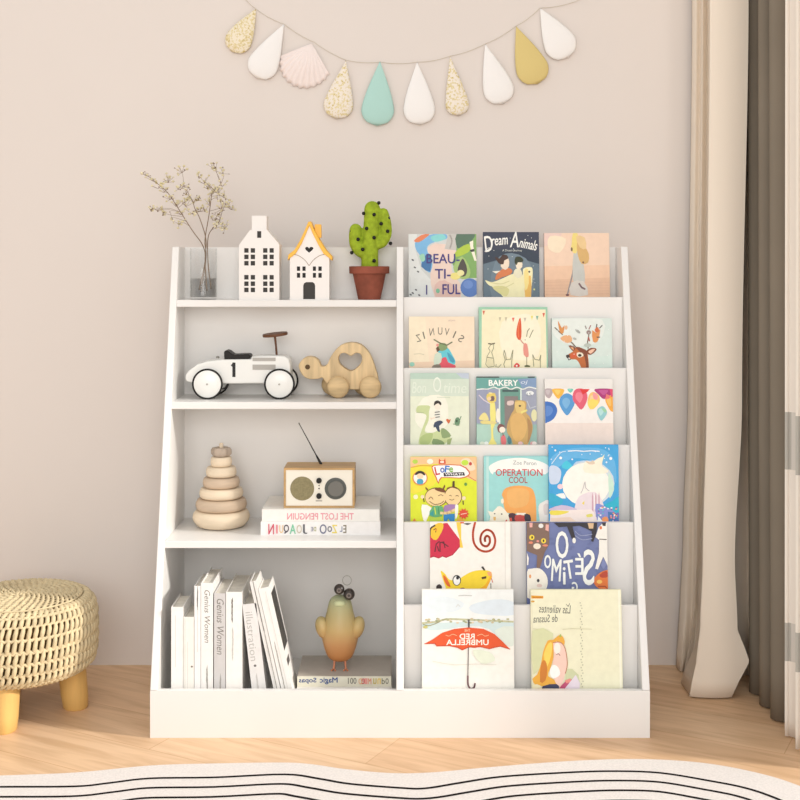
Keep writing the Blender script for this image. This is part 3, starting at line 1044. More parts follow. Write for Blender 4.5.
def d_unicorn(A):
    A.p((58, 160, 222), [(40, 40), (700, 40), (700, 770), (40, 770)])
    A.p((92, 176, 230), [(60, 180), (160, 100), (360, 70), (560, 90), (660, 200), (670, 400), (620, 300), (480, 200), (260, 170), (120, 260)], 3)
    A.p((62, 196, 226), [(165, 235), (210, 190), (265, 240), (230, 270), (180, 262)], 2)
    A.p((200, 216, 240), [(50, 250), (110, 240), (160, 290), (140, 390), (80, 410), (50, 380)], 3)
    A.p((176, 206, 236), [(300, 200), (440, 190), (540, 230), (600, 300), (560, 300), (400, 240), (280, 250)], 2)
    A.e((206, 220, 228), 415, 400, 240, 206)
    A.e((250, 247, 238), 390, 410, 222, 200)
    A.p((250, 240, 218), [(370, 230), (400, 190), (440, 210), (470, 190), (545, 155), (540, 240), (600, 280), (560, 310), (380, 300)], 2)
    A.p((222, 200, 176), [(385, 190), (430, 205), (455, 185), (475, 220), (420, 225)], 2)
    A.p((250, 244, 200), [(545, 155), (565, 130), (530, 245)])
    A.p((200, 232, 214), [(600, 300), (640, 380), (650, 460), (610, 540), (600, 460)], 2)
    A.e((246, 210, 220), 150, 430, 26, 24)
    A.p((242, 246, 244), [(100, 510), (180, 490), (200, 540), (130, 530)], 2)
    A.p((46, 168, 206), [(50, 490), (130, 520), (180, 560), (130, 610), (50, 600)], 2)
    A.p((236, 222, 228), [(300, 560), (360, 500), (470, 480), (540, 560), (540, 690), (300, 690)], 2)
    for x in (450, 480, 510):
        A.p((206, 160, 176), [(x - 8, 660), (x - 6, 520), (x, 480), (x + 6, 520), (x + 8, 660)])
    A.p((250, 246, 246), [(462, 640), (464, 520), (472, 500), (474, 640)])
    A.p((242, 220, 96), [(350, 585), (375, 560), (370, 600)])
    A.p((206, 190, 220), [(160, 600), (260, 620), (300, 650), (60, 650), (60, 630)], 2)
    A.p((250, 236, 230), [(60, 650), (440, 640), (520, 770), (50, 770)])
    A.p((244, 226, 80), [(60, 650), (200, 655), (230, 665), (150, 690), (60, 690)], 2)
    A.p((246, 220, 200), [(60, 720), (240, 710), (320, 770), (60, 770)])
    A.p((234, 226, 110), [(390, 690), (440, 680), (450, 705), (400, 712)], 2)
    A.p((36, 176, 206), [(560, 600), (640, 560), (700, 520), (700, 680), (620, 660)], 2)
    A.p((130, 140, 210), [(480, 590), (560, 610), (690, 690), (690, 770), (520, 770), (480, 690)], 2)
    A.p((60, 110, 170), [(590, 660), (690, 680), (690, 770), (600, 770)])
    cs = [(226, 140, 180), (250, 240, 246), (240, 150, 90), (120, 90, 180), (90, 190, 210)]
    for i in range(44):
        A.e(cs[i % 5], random.uniform(500, 685), random.uniform(620, 758), 9, 7)
    A.p((242, 150, 90), [(535, 720), (580, 705), (595, 750), (550, 760)], 2)
    A.p((246, 250, 246), [(500, 700), (560, 770), (490, 770)])
    for i in range(14):
        A.e((230, 244, 250), random.uniform(60, 680), random.uniform(60, 200), 5)
    for x, y, r in ((155, 165, 13), (620, 170, 14), (105, 95, 9), (580, 205, 8), (262, 178, 8)):
        A.e((246, 250, 252), x, y, r)
    A.l((214, 236, 250), 7, [(70, 220), (150, 120), (200, 105)], 3)
    A.l((240, 246, 250), 10, [(225, 102), (300, 97), (370, 104), (440, 98), (515, 104)])
    A.l((190, 186, 190), 6, [(340, 490), (360, 450), (380, 385), (385, 440), (420, 470)], 2)


def d_skirt(A):
    A.p((246, 243, 235), [(60, 40), (740, 40), (740, 620), (60, 620)])
    A.l((232, 228, 220), 10, [(682, 50), (682, 620)])
    A.p((206, 36, 66), [(80, 150), (120, 110), (170, 60), (220, 55), (260, 110), (325, 195), (320, 240), (290, 270), (260, 310), (235, 312), (210, 330), (180, 320), (150, 335), (110, 322), (80, 330)])
    A.l((178, 24, 50), 8, [(84, 326), (110, 318), (150, 330), (180, 315), (210, 325), (260, 305), (318, 240)])
    A.p((244, 196, 46), [(85, 110), (100, 80), (150, 55), (185, 60), (185, 100), (160, 150), (130, 190), (90, 170)], 2)
    A.l((60, 40, 30), 12, [(80, 150), (85, 100), (120, 75)], 3)
    A.l((120, 70, 20), 7, [(110, 110), (128, 100), (126, 128)], 2)
    A.e((226, 140, 40), 130, 110, 8)
    for pts in ([(120, 280), (130, 220), (155, 200)], [(160, 280), (160, 210), (190, 205), (200, 250)], [(180, 210), (225, 240)], [(140, 240), (150, 275)]):
        A.l((90, 30, 40), 9, pts)
    A.p((248, 206, 70), [(290, 40), (330, 40), (330, 180), (345, 250), (320, 250), (318, 180), (300, 110)])
    A.p((222, 70, 40), [(320, 40), (360, 40), (350, 58), (325, 60)])
    A.p((60, 50, 50), [(345, 60), (380, 72), (415, 60), (380, 56)])
    # spiral
    pts = []
    for k in range(70):
        th = k / 69 * 4.35 * PI
        r = 8 + 76 * (k / 69)
        pts.append((530 + r * math.cos(th + 2.6) * 0.95, 190 + r * math.sin(th + 2.6)))
    sp = [(445, 40), (425, 130), (432, 210), (470, 262), (530, 280), (585, 255), (602, 190), (580, 130), (535, 110), (495, 140), (484, 190), (500, 228), (535, 238), (558, 210), (556, 170), (535, 158), (520, 175), (522, 200)]
    A.l((208, 74, 44), 17, sp, 5)
    # yellow animal's head
    A.p((246, 214, 44), [(165, 430), (200, 455), (235, 500), (300, 500), (350, 470), (420, 435), (500, 425), (560, 435), (575, 465), (560, 510), (520, 570), (500, 620), (230, 620), (205, 560), (180, 490)], 3)
    A.p((244, 176, 30), [(440, 590), (520, 540), (560, 470), (575, 480), (530, 570), (500, 620), (380, 620)], 2)
    A.p((226, 96, 36), [(185, 462), (215, 490), (245, 555), (215, 545), (192, 505)], 2)
    A.p((240, 160, 110), [(535, 440), (570, 440), (572, 470), (545, 470)])
    A.e((30, 30, 30), 293, 505, 34, 42)
    A.e((252, 252, 250), 293, 507, 27, 35)
    A.e((24, 24, 30), 300, 485, 12, 14)
    A.p((34, 30, 30), [(488, 400), (505, 395), (522, 425), (510, 430)])
    A.p((70, 44, 24), [(490, 480), (530, 472), (528, 490), (495, 497)])
    A.p((44, 36, 36), [(130, 550), (155, 535), (175, 555), (165, 590), (135, 590)], 2)
    A.p((236, 150, 60), [(165, 575), (210, 590), (165, 600)])
    A.p((120, 60, 40), [(310, 575), (345, 562), (372, 585), (360, 620), (305, 620)], 2)
    A.e((240, 226, 214), 348, 592, 16, 12)
    A.l((200, 80, 60), 6, [(570, 490), (580, 520)])
    A.l((60, 60, 60), 6, [(565, 530), (566, 585)])


def d_setimo(A):
    A.p((104, 116, 166), [(80, 40), (680, 40), (680, 560), (80, 560)])
    for i in range(60):
        A.e((96, 108, 158), random.uniform(90, 660), random.uniform(50, 540), 16, 9)
    # brown cat
    A.p((120, 94, 82), [(85, 40), (250, 40), (250, 200), (215, 260), (180, 370), (155, 370), (160, 280), (85, 250)])
    A.p((232, 170, 160), [(105, 40), (130, 40), (128, 80), (108, 82)])
    A.p((232, 170, 160), [(225, 60), (248, 62), (246, 110), (222, 100)])
    A.e((244, 214, 60), 123, 153, 19)
    A.e((244, 214, 60), 208, 177, 18)
    A.e((40, 34, 30), 125, 153, 6, 10)
    A.e((40, 34, 30), 208, 177, 6, 10)
    A.e((240, 228, 206), 160, 216, 27, 21)
    A.e((226, 140, 130), 166, 180, 10, 8)
    A.e((226, 130, 100), 115, 190, 16, 9)
    A.e((226, 130, 100), 220, 210, 20, 8)
    # white rabbit-like face
    A.p((240, 236, 224), [(85, 400), (120, 375), (180, 375), (225, 420), (235, 480), (215, 540), (190, 580), (85, 580)], 3)
    A.e((50, 50, 56), 166, 460, 10, 12)
    A.e((226, 150, 90), 108, 430, 8, 14)
    A.e((226, 200, 190), 175, 495, 20, 12)
    A.p((240, 236, 228), [(85, 260), (100, 300), (95, 350), (85, 350)])
    # black cat on top
    A.p((44, 42, 48), [(275, 40), (600, 40), (595, 110), (570, 185), (555, 180), (560, 110), (520, 90), (470, 70), (420, 75), (440, 160), (415, 165), (380, 75), (320, 80)], 1)
    A.p((214, 180, 140), [(530, 50), (575, 50), (570, 90), (540, 90)])
    A.e((236, 236, 230), 430, 175, 13, 20)
    A.e((232, 230, 226), 190, 70, 18, 16)
    A.l((150, 160, 196), 6, [(440, 110), (480, 140), (560, 130)], 3)
    A.l((150, 160, 196), 6, [(440, 140), (490, 170), (560, 160)], 3)
    # white dog
    A.p((240, 238, 230), [(610, 80), (640, 50), (680, 45), (680, 380), (665, 340), (640, 290), (600, 380), (580, 375), (610, 260), (612, 170), (585, 150)])
    A.p((50, 46, 50), [(630, 40), (665, 40), (660, 72), (640, 70)])
    A.l((60, 50, 50), 6, [(615, 165), (665, 168)])
    A.e((226, 110, 60), 625, 84, 10, 12)
    A.p((118, 130, 180), [(640, 300), (665, 345), (640, 380), (620, 350)])
    # orange fox
    A.p((222, 112, 50), [(575, 440), (620, 400), (665, 385), (680, 400), (680, 545), (610, 520), (570, 480)], 2)
    A.p((176, 60, 40), [(610, 420), (660, 390), (675, 430), (630, 440)], 2)
    A.e((246, 190, 90), 610, 468, 20, 14)
    A.l((160, 60, 40), 7, [(600, 500), (650, 500), (670, 520)])
    W = (240, 244, 240)
    A.t(W, 'O', 342, 205, 88, 190, mirror=True, bold=7)
    A.t(W, 'O', 236, 325, 46, 92, mirror=True, rot=2, bold=6)
    A.t(W, 'M', 298, 385, 66, 155, mirror=True, rot=4, bold=5)
    A.t(W, 'i', 355, 425, 16, 120, mirror=True, bold=6)
    A.t(W, 'T', 392, 380, 66, 130, mirror=True, rot=-8, bold=5)
    A.t(W, '\u00c9', 465, 342, 58, 150, mirror=True, bold=5)
    A.t(W, 'S', 533, 365, 80, 250, mirror=True, rot=2, bold=7)
    A.t(W, 'G', 430, 505, 40, 70, mirror=True, bold=5)


def d_umbrella(A):
    A.p((238, 242, 240), [(60, 30), (750, 30), (750, 280), (60, 280)])
    A.p((220, 232, 240), [(430, 150), (600, 110), (740, 130), (740, 220), (560, 220), (440, 200)], 3)
    A.p((226, 236, 240), [(90, 120), (250, 90), (380, 140), (300, 200), (120, 190)], 3)
    A.p((246, 243, 234), [(60, 275), (750, 275), (750, 780), (60, 780)])
    A.p((206, 226, 226), [(75, 280), (735, 270), (735, 360), (690, 420), (560, 320), (420, 300), (260, 320), (140, 330), (75, 305)], 2)
    A.p((222, 232, 220), [(600, 330), (735, 300), (735, 440), (660, 420)], 2)
    A.l((196, 196, 156), 13, [(75, 278), (180, 268), (250, 250), (360, 252), (500, 258), (600, 262), (735, 268)], 3)
    for i in range(36):
        x = random.uniform(80, 730)
        A.e(random.choice([(176, 176, 130), (206, 190, 150), (160, 170, 130), (226, 206, 170)]), x, random.uniform(246, 276), 11, 6)
    A.l((150, 150, 110), 6, [(80, 285), (130, 295), (200, 268)], 2)
    A.e((196, 190, 110), 98, 305, 17, 10)
    A.l((206, 206, 200), 4, [(320, 165), (335, 145), (350, 160)])
    A.l((190, 190, 186), 5, [(340, 84), (380, 80), (436, 84)])
    A.p((228, 236, 214), [(440, 470), (560, 480), (600, 540), (500, 560)], 3)
    A.l((222, 220, 208), 5, [(150, 545), (300, 570), (460, 565), (610, 570)], 2)
    A.p((236, 230, 170), [(80, 745), (140, 740), (150, 770), (80, 775)])
    # the red umbrella
    A.l((70, 66, 72), 12, [(413, 255), (413, 320)])
    A.l((96, 84, 84), 7, [(409, 440), (405, 600), (404, 660)])
    A.l((110, 70, 76), 12, [(404, 650), (405, 710), (425, 738), (448, 728), (455, 702)], 4)
    A.p((226, 78, 34), [(92, 422), (150, 392), (220, 345), (310, 318), (412, 308), (520, 318), (600, 355), (660, 410), (710, 460), (640, 440), (600, 448), (560, 458), (500, 444), (455, 452), (410, 446), (365, 466), (330, 448), (270, 436), (180, 438), (165, 420)])
    A.l((196, 54, 24), 6, [(92, 422), (165, 420), (180, 438), (270, 436), (330, 448), (365, 466), (410, 446), (500, 444), (560, 458), (600, 448), (640, 440), (710, 460)])
    W = (252, 246, 232)
    A.t((250, 214, 170), 'THE', 402, 330, 42, 18, mirror=True)
    A.t(W, 'RED', 400, 370, 108, 36, mirror=True, bold=3)
    A.t(W, 'UMBRELLA', 402, 412, 306, 38, mirror=True, bold=3)
    for s in (-1, 1):
        A.l((250, 200, 150), 4, [(400 + s * 75, 365), (400 + s * 105, 355), (400 + s * 130, 368), (400 + s * 155, 362)], 3)


def d_susana(A):
    A.p((238, 236, 204), [(70, 30), (760, 30), (760, 790), (70, 790)])
    A.l((226, 220, 186), 5, [(88, 60), (88, 780)])
    A.l((248, 246, 222), 14, [(725, 45), (725, 780)])
    A.p((228, 156, 34), [(84, 82), (172, 86), (172, 104), (84, 104)])
    A.l((180, 90, 30), 5, [(95, 95), (165, 95)])
    A.e((214, 160, 60), 95, 125, 14, 7)
    ink = (82, 84, 76)
    A.t(ink, 'Las valientes', 255, 178, 230, 58, mirror=True, rot=2, shear=-.1)
    A.l(ink, 4, [(340, 145), (352, 160), (364, 140)])
    A.t(ink, 'de Susana', 185, 245, 178, 54, mirror=True, rot=-2, shear=-.1)
    for i in range(34):
        A.e((180, 178, 150), 440 + (i % 3) * 6, 135 + i * 19, 4, 5)
    A.l((214, 210, 176), 5, [(95, 318), (160, 322)])
    A.l((214, 210, 176), 5, [(310, 322), (380, 316), (520, 320)])
    A.p((214, 218, 170), [(90, 330), (240, 350), (200, 500), (95, 640)], 2)
    A.p((206, 212, 168), [(330, 600), (420, 640), (420, 780), (340, 780)], 2)
    # seated girl in an orange hooded cape
    A.p((236, 170, 56), [(120, 640), (150, 560), (165, 480), (200, 400), (240, 395), (285, 360), (315, 380), (320, 430), (250, 420), (240, 520), (215, 600), (200, 650), (270, 690), (230, 715), (120, 720), (85, 670)], 2)
    A.p((248, 212, 90), [(170, 500), (205, 420), (232, 420), (225, 500), (190, 590)], 2)
    A.p((206, 120, 40), [(150, 560), (180, 540), (195, 600), (180, 680), (140, 690)], 2)
    A.p((246, 206, 190), [(240, 420), (290, 410), (330, 470), (340, 560), (320, 640), (290, 730), (250, 690), (230, 600), (245, 500)], 2)
    A.e((252, 240, 228), 268, 455, 24, 40)
    A.l((190, 120, 90), 6, [(240, 415), (290, 412), (325, 455), (340, 560), (325, 630)], 3)
    A.l((150, 100, 90), 5, [(262, 500), (275, 492), (288, 505)], 2)
    A.p((252, 252, 248), [(215, 600), (240, 570), (275, 590), (285, 640), (240, 665), (215, 640)], 3)
    A.p((150, 190, 80), [(283, 372), (295, 352), (300, 375)])
    A.p((52, 56, 84), [(160, 720), (260, 705), (280, 740), (250, 790), (150, 790)], 2)
    A.p((190, 70, 110), [(290, 720), (350, 670), (375, 690), (330, 750), (270, 770)], 2)
    A.p((236, 140, 130), [(320, 680), (360, 665), (370, 690), (330, 700)])
    A.p((232, 220, 232), [(300, 760), (400, 640), (430, 700), (420, 790), (300, 790)])
    A.p((240, 232, 190), [(90, 710), (150, 720), (150, 790), (90, 790)], 2)


cover_book(0, 408.5, 476.5, 234, (400, 225, 9.41), (212, 216, 214), 'collage picture book lettered BEAU-TI-FUL on the top tier', d_beautiful)
cover_book(0, 483.2, 539.2, 232, (478, 225, 10.67), (62, 72, 86), 'dark blue picture book with two children riding a pale bird', d_dream)
cover_book(0, 544.4, 609.5, 233, (540, 225, 8), (236, 204, 178), 'peach coloured picture book at the right end of the top tier', d_peach, spine=(150, 110, 110))
cover_book(1, 408.8, 474.5, 316.5, (400, 300, 10), (240, 220, 192), 'beige picture book with arched lettering over a small blue figure', d_zinuvis)
cover_book(1, 479, 547.6, 307, (472, 300, 10), (156, 204, 176), 'cream picture book with green border, rabbits and a closed red umbrella', d_rabbits, t=0.012)
cover_book(1, 552, 612, 318.3, (545, 310, 9.41), (214, 228, 222), 'pale picture book with a brown deer head and big antlers', d_deer)
cover_book(2, 410.3, 469, 373, (400, 368, 10), (206, 220, 200), 'pale green picture book with a boy riding a green dragon', d_dragonboy)
cover_book(2, 476.5, 536.6, 376.5, (468, 368, 10), (138, 178, 168), 'teal picture book with a large bear before a BAKERY shop', d_bakery)
cover_book(2, 545, 613, 379, (540, 375, 8), (244, 240, 234), 'white picture book with a row of coloured balloons', d_balloons)
cover_book(3, 410.4, 476.8, 456.8, (402, 450, 9.52), (222, 232, 40), 'bright yellow picture book with two hugging cartoon children', d_love)
cover_book(3, 483.8, 549.8, 456.3, (478, 450, 10.26), (152, 216, 214), 'pale turquoise picture book titled OPERATION COOL with an orange shape', d_cool, t=0.008, spine=(176, 66, 60), lean=0.045)
cover_book(3, 548.8, 618.7, 444.8, (544, 440, 9.3), (58, 160, 222), 'bright blue picture book with a big white round unicorn', d_unicorn, t=0.008, fwd=0.0095, lean=0.045)
cover_book(4, 430, 510.6, 522, (420, 516, 8), (246, 243, 235), 'white picture book with a red spiral and a yellow animal head', d_skirt)
cover_book(4, 526.7, 607.4, 522.5, (515, 516, 7.27), (104, 116, 166), 'slate blue picture book with cats around big white mirrored lettering', d_setimo)
cover_book(5, 422, 513.8, 589.5, (412, 584, 7.27), (244, 242, 234), 'white picture book with a large open red umbrella, on the lowest tier', d_umbrella)
cover_book(5, 531, 621.8, 589.8, (520, 584, 7.27), (238, 236, 204), 'pale yellow picture book with a crouching girl in orange, lowest tier', d_susana)


# ------------------------------------------------------------------ books on the open shelves
def spine_book(x0, x1, ytop, Y, depth, label, lean=0.0, base=(238, 236, 232), marks=None, side=None, group='white books standing on the bottom shelf'):
    """book standing on the bottom shelf, spine to the front; x0, x1 at its foot"""
    k = SC(Y)
    T = (x1 - x0) * k * math.cos(lean)
    X0 = (x0 - 400) * k
    H = (CAM_Z - (ytop - HY) * k - Z4) / math.cos(lean)
    o = thing('book', label, 'book', (X0, Y, Z4), (0, -lean, 0), group)
    cb = 0.0013
    col = lin(base)
    mb = MB()
    mb.box(0, cb, 0, depth, 0, H, 0, col)
    mb.box(T - cb, T, 0, depth, 0, H, 0, col)
    mb.box(cb, T - cb, 0, cb, 0, H, 0, col)
    A = Art(mb, lambda x, y: (x * T, H * (1 - y)), (1e-4, T - 1e-4, 0.001, H - 1e-4))
    if marks:
        marks(A)
    if side:
        vs = []
        for (a0, a1, z0, z1, c) in side:
            mb.add([(T + 3e-5, depth * a0, H * z0), (T + 3e-5, depth * a1, H * z0), (T + 3e-5, depth * a1, H * z1), (T + 3e-5, depth * a0, H * z1)], [(0, 1, 2, 3)], 0, lin(c))
    mb.build('cover', PRINT, o, local=True)
    MB().box(cb, T - cb, cb, depth - 0.003, 0.003, H - 0.004).build('page_block', M_PAGES, o, local=True)
    return o


INK = (126, 122, 116)


def dashes(A, x, y0, y1, col=(150, 146, 140), n=14, w=0.10):
    random.seed(int(x * 100 + y0 * 1000))
    y = y0
    while y < y1:
        L = random.uniform(.008, .022)
        A.l(col, w, [(x + random.uniform(-.03, .03), y), (x + random.uniform(-.03, .03), min(y + L, y1))])
        y += L + random.uniform(.004, .012)


def title(A, s, x, y0, y1, wd, col=INK, shear=0.25):
    vs, fs = text_mesh(s, shear)
    yy = A.y - A.n * 2.5e-5
    pts = [A.mp(x + b * wd, (y0 + y1) / 2 + a * (y1 - y0)) for a, b in vs]
    A.mb.add([(u, yy, v) for u, v in pts], [f for f in fs], 0, lin(col))
    A.n += 1


def mk1(A): A.l((200, 196, 190), .04, [(.35, .1), (.35, .62)])
def mk2(A): A.l((206, 202, 196), .04, [(.4, .3), (.4, .97)]); A.e((110, 106, 100), .8, .58, .1, .012); A.l((206, 202, 196), .05, [(.15, .03), (.15, .97)])
def mk3(A): dashes(A, .5, .08, .13, (90, 86, 84), w=.16); A.l((206, 200, 194), .06, [(.5, .2), (.5, .55)])
def mk4(A): title(A, 'Genius Women', .52, .06, .5, .46); dashes(A, .5, .74, .98)
def mk5(A): title(A, 'Genius Women', .55, .05, .56, .62); dashes(A, .55, .78, .99)
def mk6(A): dashes(A, .38, .07, .26, (90, 86, 82), w=.05); dashes(A, .42, .34, .6, (196, 192, 186), w=.05)
def mk7(A): title(A, 'illustration', .4, .08, .58, .5, (186, 184, 180), 0); A.e((90, 86, 84), .42, .63, .1, .012); dashes(A, .45, .76, .95, (196, 192, 188))
def mk8(A): dashes(A, .5, .04, .4, (120, 116, 112), w=.12); dashes(A, .5, .45, .97, (150, 146, 142), w=.09)
def mk9(A): dashes(A, .35, .5, .98, (160, 156, 150), w=.07); A.l((214, 210, 204), .05, [(.6, .05), (.6, .95)])


SY = 0.03
spine_book(171.2, 183, 607, SY, 0.10, 'short white book beside the left panel with a dark page edge', base=(240, 238, 234), marks=mk1)
spine_book(183.4, 193.9, 617, SY, 0.10, 'shortest white book of the standing row', base=(238, 235, 228), marks=mk2)
spine_book(194.4, 200.6, 586, SY, 0.11, 'thin tall white book with a small black mark near its top', base=(240, 238, 236), marks=mk3)
spine_book(201, 213, 583, SY, 0.13, 'tallest white book with large script title down its spine', base=(238, 236, 233), marks=mk4)
spine_book(214, 225.4, 593.5, SY, 0.13, 'light grey book with large script title down its spine', base=(206, 203, 202), marks=mk5)
spine_book(226, 242.2, 592, SY, 0.15, 'thick white book with small black print at the top of its spine', base=(242, 239, 234), marks=mk6)
spine_book(253.3, 267.3, 604.7, SY, 0.14, 'leaning pale grey book with faint title, propped on the thick white book', lean=0.112, base=(226, 224, 222), marks=mk7)
spine_book(276.8, 283.6, 582, SY, 0.085, 'thin leaning white book with closely printed spine', lean=0.222, base=(228, 226, 222), marks=mk8)
spine_book(284.4, 295.4, 589, SY, 0.085, 'outermost leaning white book with dark photograph on its cover', lean=0.226, base=(236, 234, 230), marks=mk9,
           side=[(.12, .88, .42, .93, (60, 58, 56)), (.2, .5, .45, .9, (110, 106, 100)), (.15, .6, .28, .34, (90, 86, 84))])


def flat_book(x0, x1, Y, depth, z0, z1, label, base, draw, crop, group, top=None):
    k = SC(Y)
    W = (x1 - x0) * k
    X0 = (x0 - 400) * k
    H = z1 - z0
    o = thing('book', label, 'book', (X0, Y, z0), (0, 0, 0), group)
    cb = 0.002
    col = lin(base)
    mb = MB()
    mb.box(0, W, 0, depth, 0, cb, 0, col)
    mb.box(0, W, cb if top else 0, depth, H - cb, H, 0, lin(top) if top else col)
    mb.box(0, W, 0, cb, cb, H if top else H - cb, 0, col)
    cx, cy, cs = crop

    def mp(zx, zy):
        return ((cx + zx / cs - x0) * k, CAM_Z - (cy + zy / cs - HY) * k - z0)
    A = Art(mb, mp, (1e-4, W - 1e-4, 1e-4, H - 1e-4))
    if draw:
        draw(A)
    mb.build('cover', PRINT, o, local=True)
    MB().box(0.004, W - 0.004, cb, depth - 0.004, cb, H - cb).build('page_block', M_PAGES, o, local=True)
    return o


def f_penguin(A):
    A.t((226, 138, 150), 'THE LOST PENGUIN', 388, 97, 394, 38, mirror=True, bold=2)


def f_zoo(A):
    cols = [(120, 110, 90), (110, 120, 150), (226, 206, 80), (110, 110, 120), (100, 104, 130), (170, 170, 120), (150, 150, 170), (90, 90, 96), (200, 190, 170), (110, 190, 150), (60, 50, 60), (226, 190, 140), (220, 120, 130), (200, 70, 90)]
    for (s, x, wd, h), c in zip((('E', 532, 18, 46), ('L', 510, 14, 30), ('Z', 472, 30, 48), ('o', 443, 26, 34), ('O', 404, 40, 56), ('D', 355, 14, 24), ('E', 338, 12, 24), ('J', 297, 24, 56), ('O', 262, 30, 50), ('A', 224, 34, 56), ('Q', 186, 30, 52), ('U', 156, 22, 46), ('I', 130, 8, 50), ('N', 96, 32, 60)), cols):
        A.t(c, s, x, 172, wd, h, mirror=True, bold=2)


GRP2 = 'two white books lying under the radio'
flat_book(260.7, 380.4, 0.129, 0.150, Z3, Z3 + 0.0283, 'white book with many-coloured mirrored title, lowest under the radio', (240, 238, 236), f_zoo, (255, 500, 5.926), GRP2)
flat_book(261.9, 379.5, 0.131, 0.148, Z3 + 0.0285, Z3 + 0.0535, 'white book with pink mirrored title lying directly beneath the radio', (238, 236, 230), f_penguin, (255, 500, 5.926), GRP2)
Z_UNDER = Z3 + 0.0535


def f_blue(A):
    A.t((36, 60, 120), 'Sopas', 116, 228, 128, 44, mirror=True, bold=3)
    A.t((40, 70, 130), 'Magic', 272, 228, 130, 50, mirror=True, bold=3)
    A.t((120, 116, 104), '001', 446, 228, 62, 44, mirror=True, bold=2)
    for s, x, c in (('o', 704, (130, 126, 110)), ('d', 676, (120, 116, 90)), ('n', 645, (226, 190, 60)), ('u', 614, (190, 170, 70)), ('M', 576, (220, 130, 100)), ('l', 548, (226, 150, 140)), ('e', 527, (200, 90, 90)), ('D', 505, (226, 170, 120))):
        A.t(c, s, x, 230, 22, 42, mirror=True, bold=2)


def f_low(A):
    for x in (85, 130, 190, 235, 280):
        A.t((80, 78, 76), 'o', x, 305, 34, 30)
    A.t((60, 58, 56), 'Salvaje', 590, 305, 340, 40, mirror=True, bold=3)


GRP3 = 'two books lying under the bird figurine'
ZB = 0.0815
flat_book(297, 391.6, 0.058, 0.135, Z4, ZB, 'lower book of the pair under the bird, mostly hidden by the kick board', (236, 232, 224), f_low, (292, 650, 7.407), GRP3)
flat_book(297.2, 391.2, 0.060, 0.132, ZB + 0.0002, 0.1025, 'pale yellow book with blue mirrored title, directly under the bird', (226, 222, 204), f_blue, (292, 650, 7.407), GRP3, top=(178, 170, 160))
Z_BIRD = 0.1025

# ------------------------------------------------------------------ top shelf: vase with sprigs, two houses, felt cactus
VY = 0.252
vc = P(203.5, 298, VY)
vase = thing('glass_vase', 'clear glass cylinder vase at the left end of the top shelf', 'vase', (vc.x, VY, Z1))
R_V = 13.4 * SC(VY)
H_V = 51 * SC(VY)
MB().lathe([(0, 0.0), (R_V * .9, 0.0), (R_V, 0.002), (R_V, H_V - .001), (R_V - .0008, H_V), (R_V - .0016, H_V - .001), (R_V - .0016, 0.006), (0, 0.006)], 40).build('glass_body', M_GLASS, vase, smooth=40, local=True)
MB().lathe([(0, 0.0062), (R_V - .0018, 0.0062), (R_V - .0018, 21 * SC(VY)), (0, 21 * SC(VY))], 40).build('water', glass_mat('water', (0.985, 0.985, 0.98, 1), 1.2), vase, smooth=40, local=True)

M_STEM = mat('dry_stem', (134, 114, 94), 0.8, 0.1)
M_BLOSSOM = mat('tiny_blossoms', (228, 220, 192), 0.8, 0.1, noise=0.3, nscale=60, col2=(208, 198, 154))
M_SPECK = mat('dry_buds', (124, 104, 84), 0.8, 0.1)


def sprig(seed, base_px, pts, heads, label, hue=0):
    random.seed(seed)
    o = thing('dried_sprig', label, 'dried flower', (vc.x, VY, Z1 + 0.01), group='dried sprigs in the glass vase')
    st = MB()
    bl = MB()
    path = [P(x, y, VY + dy) for x, y, dy in pts]
    sp = [Vector(p) for p in smooth_pts([tuple(p) for p in path], 5)]
    n = len(sp)
    st.tube(sp, [0.0013 * (1 - .6 * i / n) for i in range(n)], 6)
    for hx, hy in heads:
        tgt = P(hx, hy, VY + random.uniform(-.03, .03))
        # twig from the nearest stem point below the head
        cand = [p for p in sp if p.z < tgt.z - .004] or sp[:2]
        a = min(cand, key=lambda p: (p - tgt).length + (0 if p.z > Z1 + .13 else .3))
        mid = a.lerp(tgt, .5) + Vector((random.uniform(-.004, .004), 0, random.uniform(-.002, .004)))
        st.tube([a, mid, tgt], [.0005, .0004, .0003], 5)
        for k in range(random.randint(5, 9)):
            d = Vector((random.gauss(0, .0065), random.gauss(0, .006), random.gauss(0, .006)))
            q = tgt + d
            st.tube([tgt - Vector((0, 0, .006)), q], .0003, 4)
            dark = random.random() < .22
            r = random.uniform(.0011, .0019) if dark else random.uniform(.0018, .0034)
            bl.ball(q, r, r, r * .8, 6, 1 if dark else 0)
    st.build('stem', M_STEM, o, smooth=60)
    b = bl.build('blossoms', [M_BLOSSOM, M_SPECK], o, smooth=60)
    b['kind'] = 'stuff'
    return o


